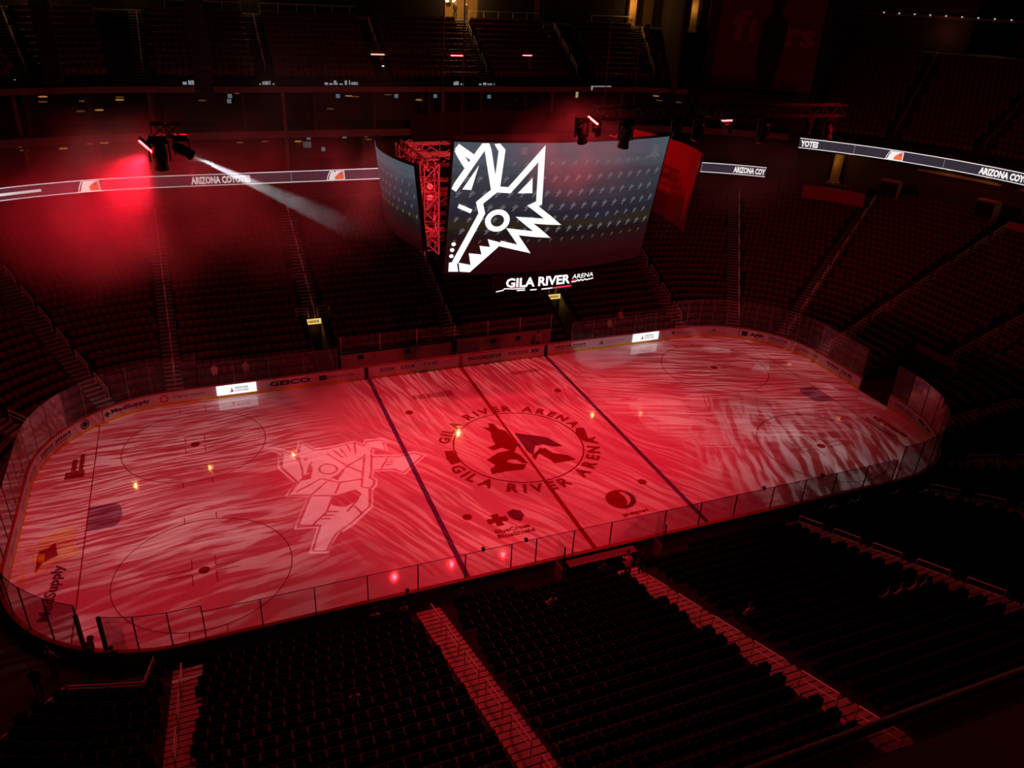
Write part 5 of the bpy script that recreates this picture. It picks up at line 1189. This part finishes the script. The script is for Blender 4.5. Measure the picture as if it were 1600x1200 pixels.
# ------------------------------------------------------------------ people
def figure(name, J, E, R_, mats, split):
    """one continuous body grown over a joint skeleton"""
    me = bpy.data.meshes.new(name); me.from_pydata(J, E, []); o = bpy.data.objects.new(name, me); C.objects.link(o)
    o.modifiers.new('s', 'SKIN'); sv = me.skin_vertices[0].data
    for i, r in enumerate(R_): sv[i].radius = (r, r) if not isinstance(r, tuple) else r
    sv[0].use_root = True
    sd = o.modifiers.new('u', 'SUBSURF'); sd.levels = 1; sd.render_levels = 1
    bpy.context.view_layer.update(); m2 = bpy.data.meshes.new_from_object(o.evaluated_get(bpy.context.evaluated_depsgraph_get()))
    o.modifiers.clear(); o.data = m2; m2.materials.clear()
    for m in mats: m2.materials.append(m)
    for p in m2.polygons: p.material_index = split(p.center); p.use_smooth = True
    return o
def body(pose):
    if pose == 'stand':
        J = [(0, 0, .95), (0, 0, 1.15), (0, 0, 1.40), (0, 0, 1.50), (0, -.01, 1.60), (0, -.01, 1.72), (.17, 0, 1.41), (.22, -.03, 1.15), (.20, -.16, .93), (-.17, 0, 1.41), (-.22, -.03, 1.15), (-.20, -.16, .93),
             (.09, 0, .88), (.10, -.02, .48), (.10, .02, .09), (.10, -.14, .05), (-.09, 0, .88), (-.11, .02, .48), (-.12, .05, .09), (-.12, -.11, .05), (.19, -.24, .90), (-.19, -.24, .90)]
    elif pose == 'lean':
        J = [(0, .05, .92), (0, -.02, 1.10), (0, -.18, 1.33), (0, -.24, 1.42), (0, -.30, 1.50), (0, -.34, 1.61), (.17, -.18, 1.32), (.22, -.38, 1.15), (.16, -.58, 1.05), (-.17, -.18, 1.32), (-.22, -.38, 1.15), (-.16, -.58, 1.05),
             (.09, .04, .86), (.10, 0, .48), (.10, .06, .09), (.10, -.10, .05), (-.09, .04, .86), (-.11, .04, .48), (-.12, .10, .09), (-.12, -.06, .05), (.14, -.66, 1.03), (-.14, -.66, 1.03)]
    else:
        J = [(0, 0, .52), (0, .02, .72), (0, 0, .95), (0, -.01, 1.05), (0, -.03, 1.15), (0, -.04, 1.27), (.17, 0, .95), (.22, -.05, .72), (.15, -.24, .62), (-.17, 0, .95), (-.22, -.05, .72), (-.15, -.24, .62),
             (.10, -.08, .50), (.12, -.42, .50), (.12, -.44, .10), (.12, -.58, .05), (-.10, -.08, .50), (-.12, -.42, .50), (-.12, -.44, .10), (-.12, -.58, .05), (.12, -.32, .60), (-.12, -.32, .60)]
    E = [(0, 1), (1, 2), (2, 3), (3, 4), (4, 5), (2, 6), (6, 7), (7, 8), (2, 9), (9, 10), (10, 11), (0, 12), (12, 13), (13, 14), (14, 15), (0, 16), (16, 17), (17, 18), (18, 19), (8, 20), (11, 21)]
    R_ = [(.16, .12), (.15, .11), (.15, .10), .055, .085, .075, .07, .05, .036, .07, .05, .036, .09, .065, .045, .04, .09, .065, .045, .04, .035, .035]
    hz = {'stand': 1.5, 'lean': 1.42, 'sit': 1.05}[pose]
    def split(c):
        if c.z > hz: return 0
        if (abs(c.x) > .1 and ((pose == 'stand' and c.z < .96 and c.y < -.12 and c.z > .5) or (pose == 'lean' and c.y < -.5) or (pose == 'sit' and c.z > .57 and c.y < -.22))): return 0
        return 1 if c.z > (.5 if pose == 'sit' else .92) else 2
    return J, E, R_, split
protos = {}
def person(pose, loc, rz, label, top=CLOTH, bottom=CLOTH):
    if (pose, top.name) not in protos:
        J, E, R_, sp_ = body(pose); o = figure('person', J, E, R_, [SKIN, top, bottom], sp_)
        hx = Vector(J[5]); mb = MB()
        mb.lathe((hx.x, hx.y+.015, hx.z+.01), [(.085, -.05), (.095, 0), (.085, .05), (.05, .085), (.01, .10)], 12); h = mb.build('hair', HAIR, o)
        mb = MB(); mb.box((hx.x, hx.y-.085, hx.z-.04), (.025, .03, .045)); mb.build('nose', SKIN, o)
        protos[(pose, top.name)] = o
    else: o = copy_tree(protos[(pose, top.name)])
    o.location = loc; o.rotation_euler = (0, 0, rz); tag(o, label, 'person'); return o
def zrow(y): 
    r = int((abs(y)-12.955-D0)/TR); return Z0+RI*r
PI = math.pi
person('stand', (-11.6, -13.6, 0.05), PI, 'person in dark clothes standing at the near glass at the foot of the red stairs')
person('sit', (-13.4, -14.25, Z0), PI, 'seated person in pale top in the front row, left one of the pair', CLOTH3)
person('sit', (-12.75, -14.25, Z0), PI, 'seated person in dark clothes in the front row, right one of the pair')
person('sit', (-11.95, -14.25, Z0), PI, 'seated person in grey top beside the standing person', CLOTH2)
person('sit', (-8.9, -14.25, Z0), PI, 'seated person in dark clothes in the front row just right of the red stairs')
person('lean', (0, -15.35, Z0+RI), PI-.3, 'person in pale top leaning forward above the penalty area', CLOTH3)
person('stand', (.85, -15.3, Z0+RI), PI+.4, 'person in dark clothes standing beside the leaning person at the penalty area')
person('sit', (-.9, -14.4, 0.12), PI, 'person in dark clothes sitting at the scorer desk, left one')
person('sit', (.7, -14.4, 0.12), PI, 'person in grey top sitting at the scorer desk, right one', CLOTH2)
for x, lab, tp in ((14.4, 'leftmost', CLOTH), (15.0, 'second', CLOTH3), (16.5, 'third', CLOTH2), (17.1, 'fourth', CLOTH3)):
    person('sit', (x, -14.25, Z0), PI, 'seated person, %s of four in the near front row by the right blue line' % lab, tp)
person('sit', (20.3, -14.25, Z0), PI, 'seated person in pale top in the front row near the right corner glass', CLOTH3)
for x, lab, tp in ((8.2, 'leftmost', CLOTH2), (9.0, 'second', CLOTH3), (9.9, 'third', CLOTH3), (10.5, 'fourth', CLOTH2)):
    person('sit', (x, -24.2, zrow(-24.0)), PI, 'seated person, %s of four sitting high in the near right seats' % lab, tp)
person('sit', (-5.4, -17.35, zrow(-17.3)), PI, 'seated person in pale top alone in the block between the red stairs', CLOTH3)
person('sit', (2.0, -22.4, zrow(-22.3)), PI, 'seated person in pale top right of the penalty area stairs', CLOTH3)
person('sit', (-16.4, -20.7, zrow(-20.6)), PI, 'seated person with light skin in the lower left block, left one', CLOTH)
person('sit', (-15.6, -20.7, zrow(-20.6)), PI, 'seated person with pale top in the lower left block, right one', CLOTH3)
person('stand', (-28.1, -13.0, 0), PI, 'person standing in the dark floor behind the near left corner glass, nearest the rail')
person('stand', (-27.6, -12.0, 0), PI-.4, 'person in grey top standing on the dark floor by the near left corner boards', CLOTH2)
person('stand', (-30.6, -11.9, 0), PI, 'person standing at the left edge behind the corner boards')
person('stand', (10.2, 47.0, zt), 0, 'left one of two people silhouetted in the bright upper doorway')
person('stand', (11.4, 46.8, zt), 0, 'right one of two people silhouetted in the bright upper doorway')
person('stand', (-25.0, -12.9, 0), PI, 'camera operator in black standing behind the thick black glass posts')
for x, y, lab in ((-19.2, 15.0, 'seated person behind the far glass above the left lit panel'), (-16.9, 15.0, 'seated person behind the far glass left of the left entrance'), (15.0, 15.0, 'seated person behind the far glass right of the right entrance'), (16.6, 15.9, 'seated person in the second row behind the far glass right of the right entrance')):
    person('sit', (x, y, zrow(y)), 0, lab, CLOTH3)
person('stand', (7.6, 14.3, 0), 0, 'person standing at the right end of the benches across the ice', CLOTH3)
# television camera on its tripod
t = empty('television_camera', (-25.9, -12.6, 0), label='black television camera on a tripod behind the near left corner glass', cat='camera')
MB().box((-25.9, -12.6, 1.62), (.34, .62, .38)).build('camera_body', BLK2, t); MB().lathe((0, 0, 0), [(.10, 0), (.13, .28), (.15, .42)], 14, Matrix.Translation((-25.9, -12.3, 1.64)) @ Matrix.Rotation(-PI/2, 4, 'X')).build('lens', BLACK, t)
MB().box((-25.9, -12.85, 1.9), (.2, .16, .14)).build('viewfinder', BLACK, t)
for a in (0, 2.1, 4.2): MB().beam((-25.9, -12.6, 1.45), (-25.9+.5*math.cos(a), -12.6+.45*math.sin(a), .0), .05, n=5).build('tripod_leg', BLACK, t)
loc_children(t)
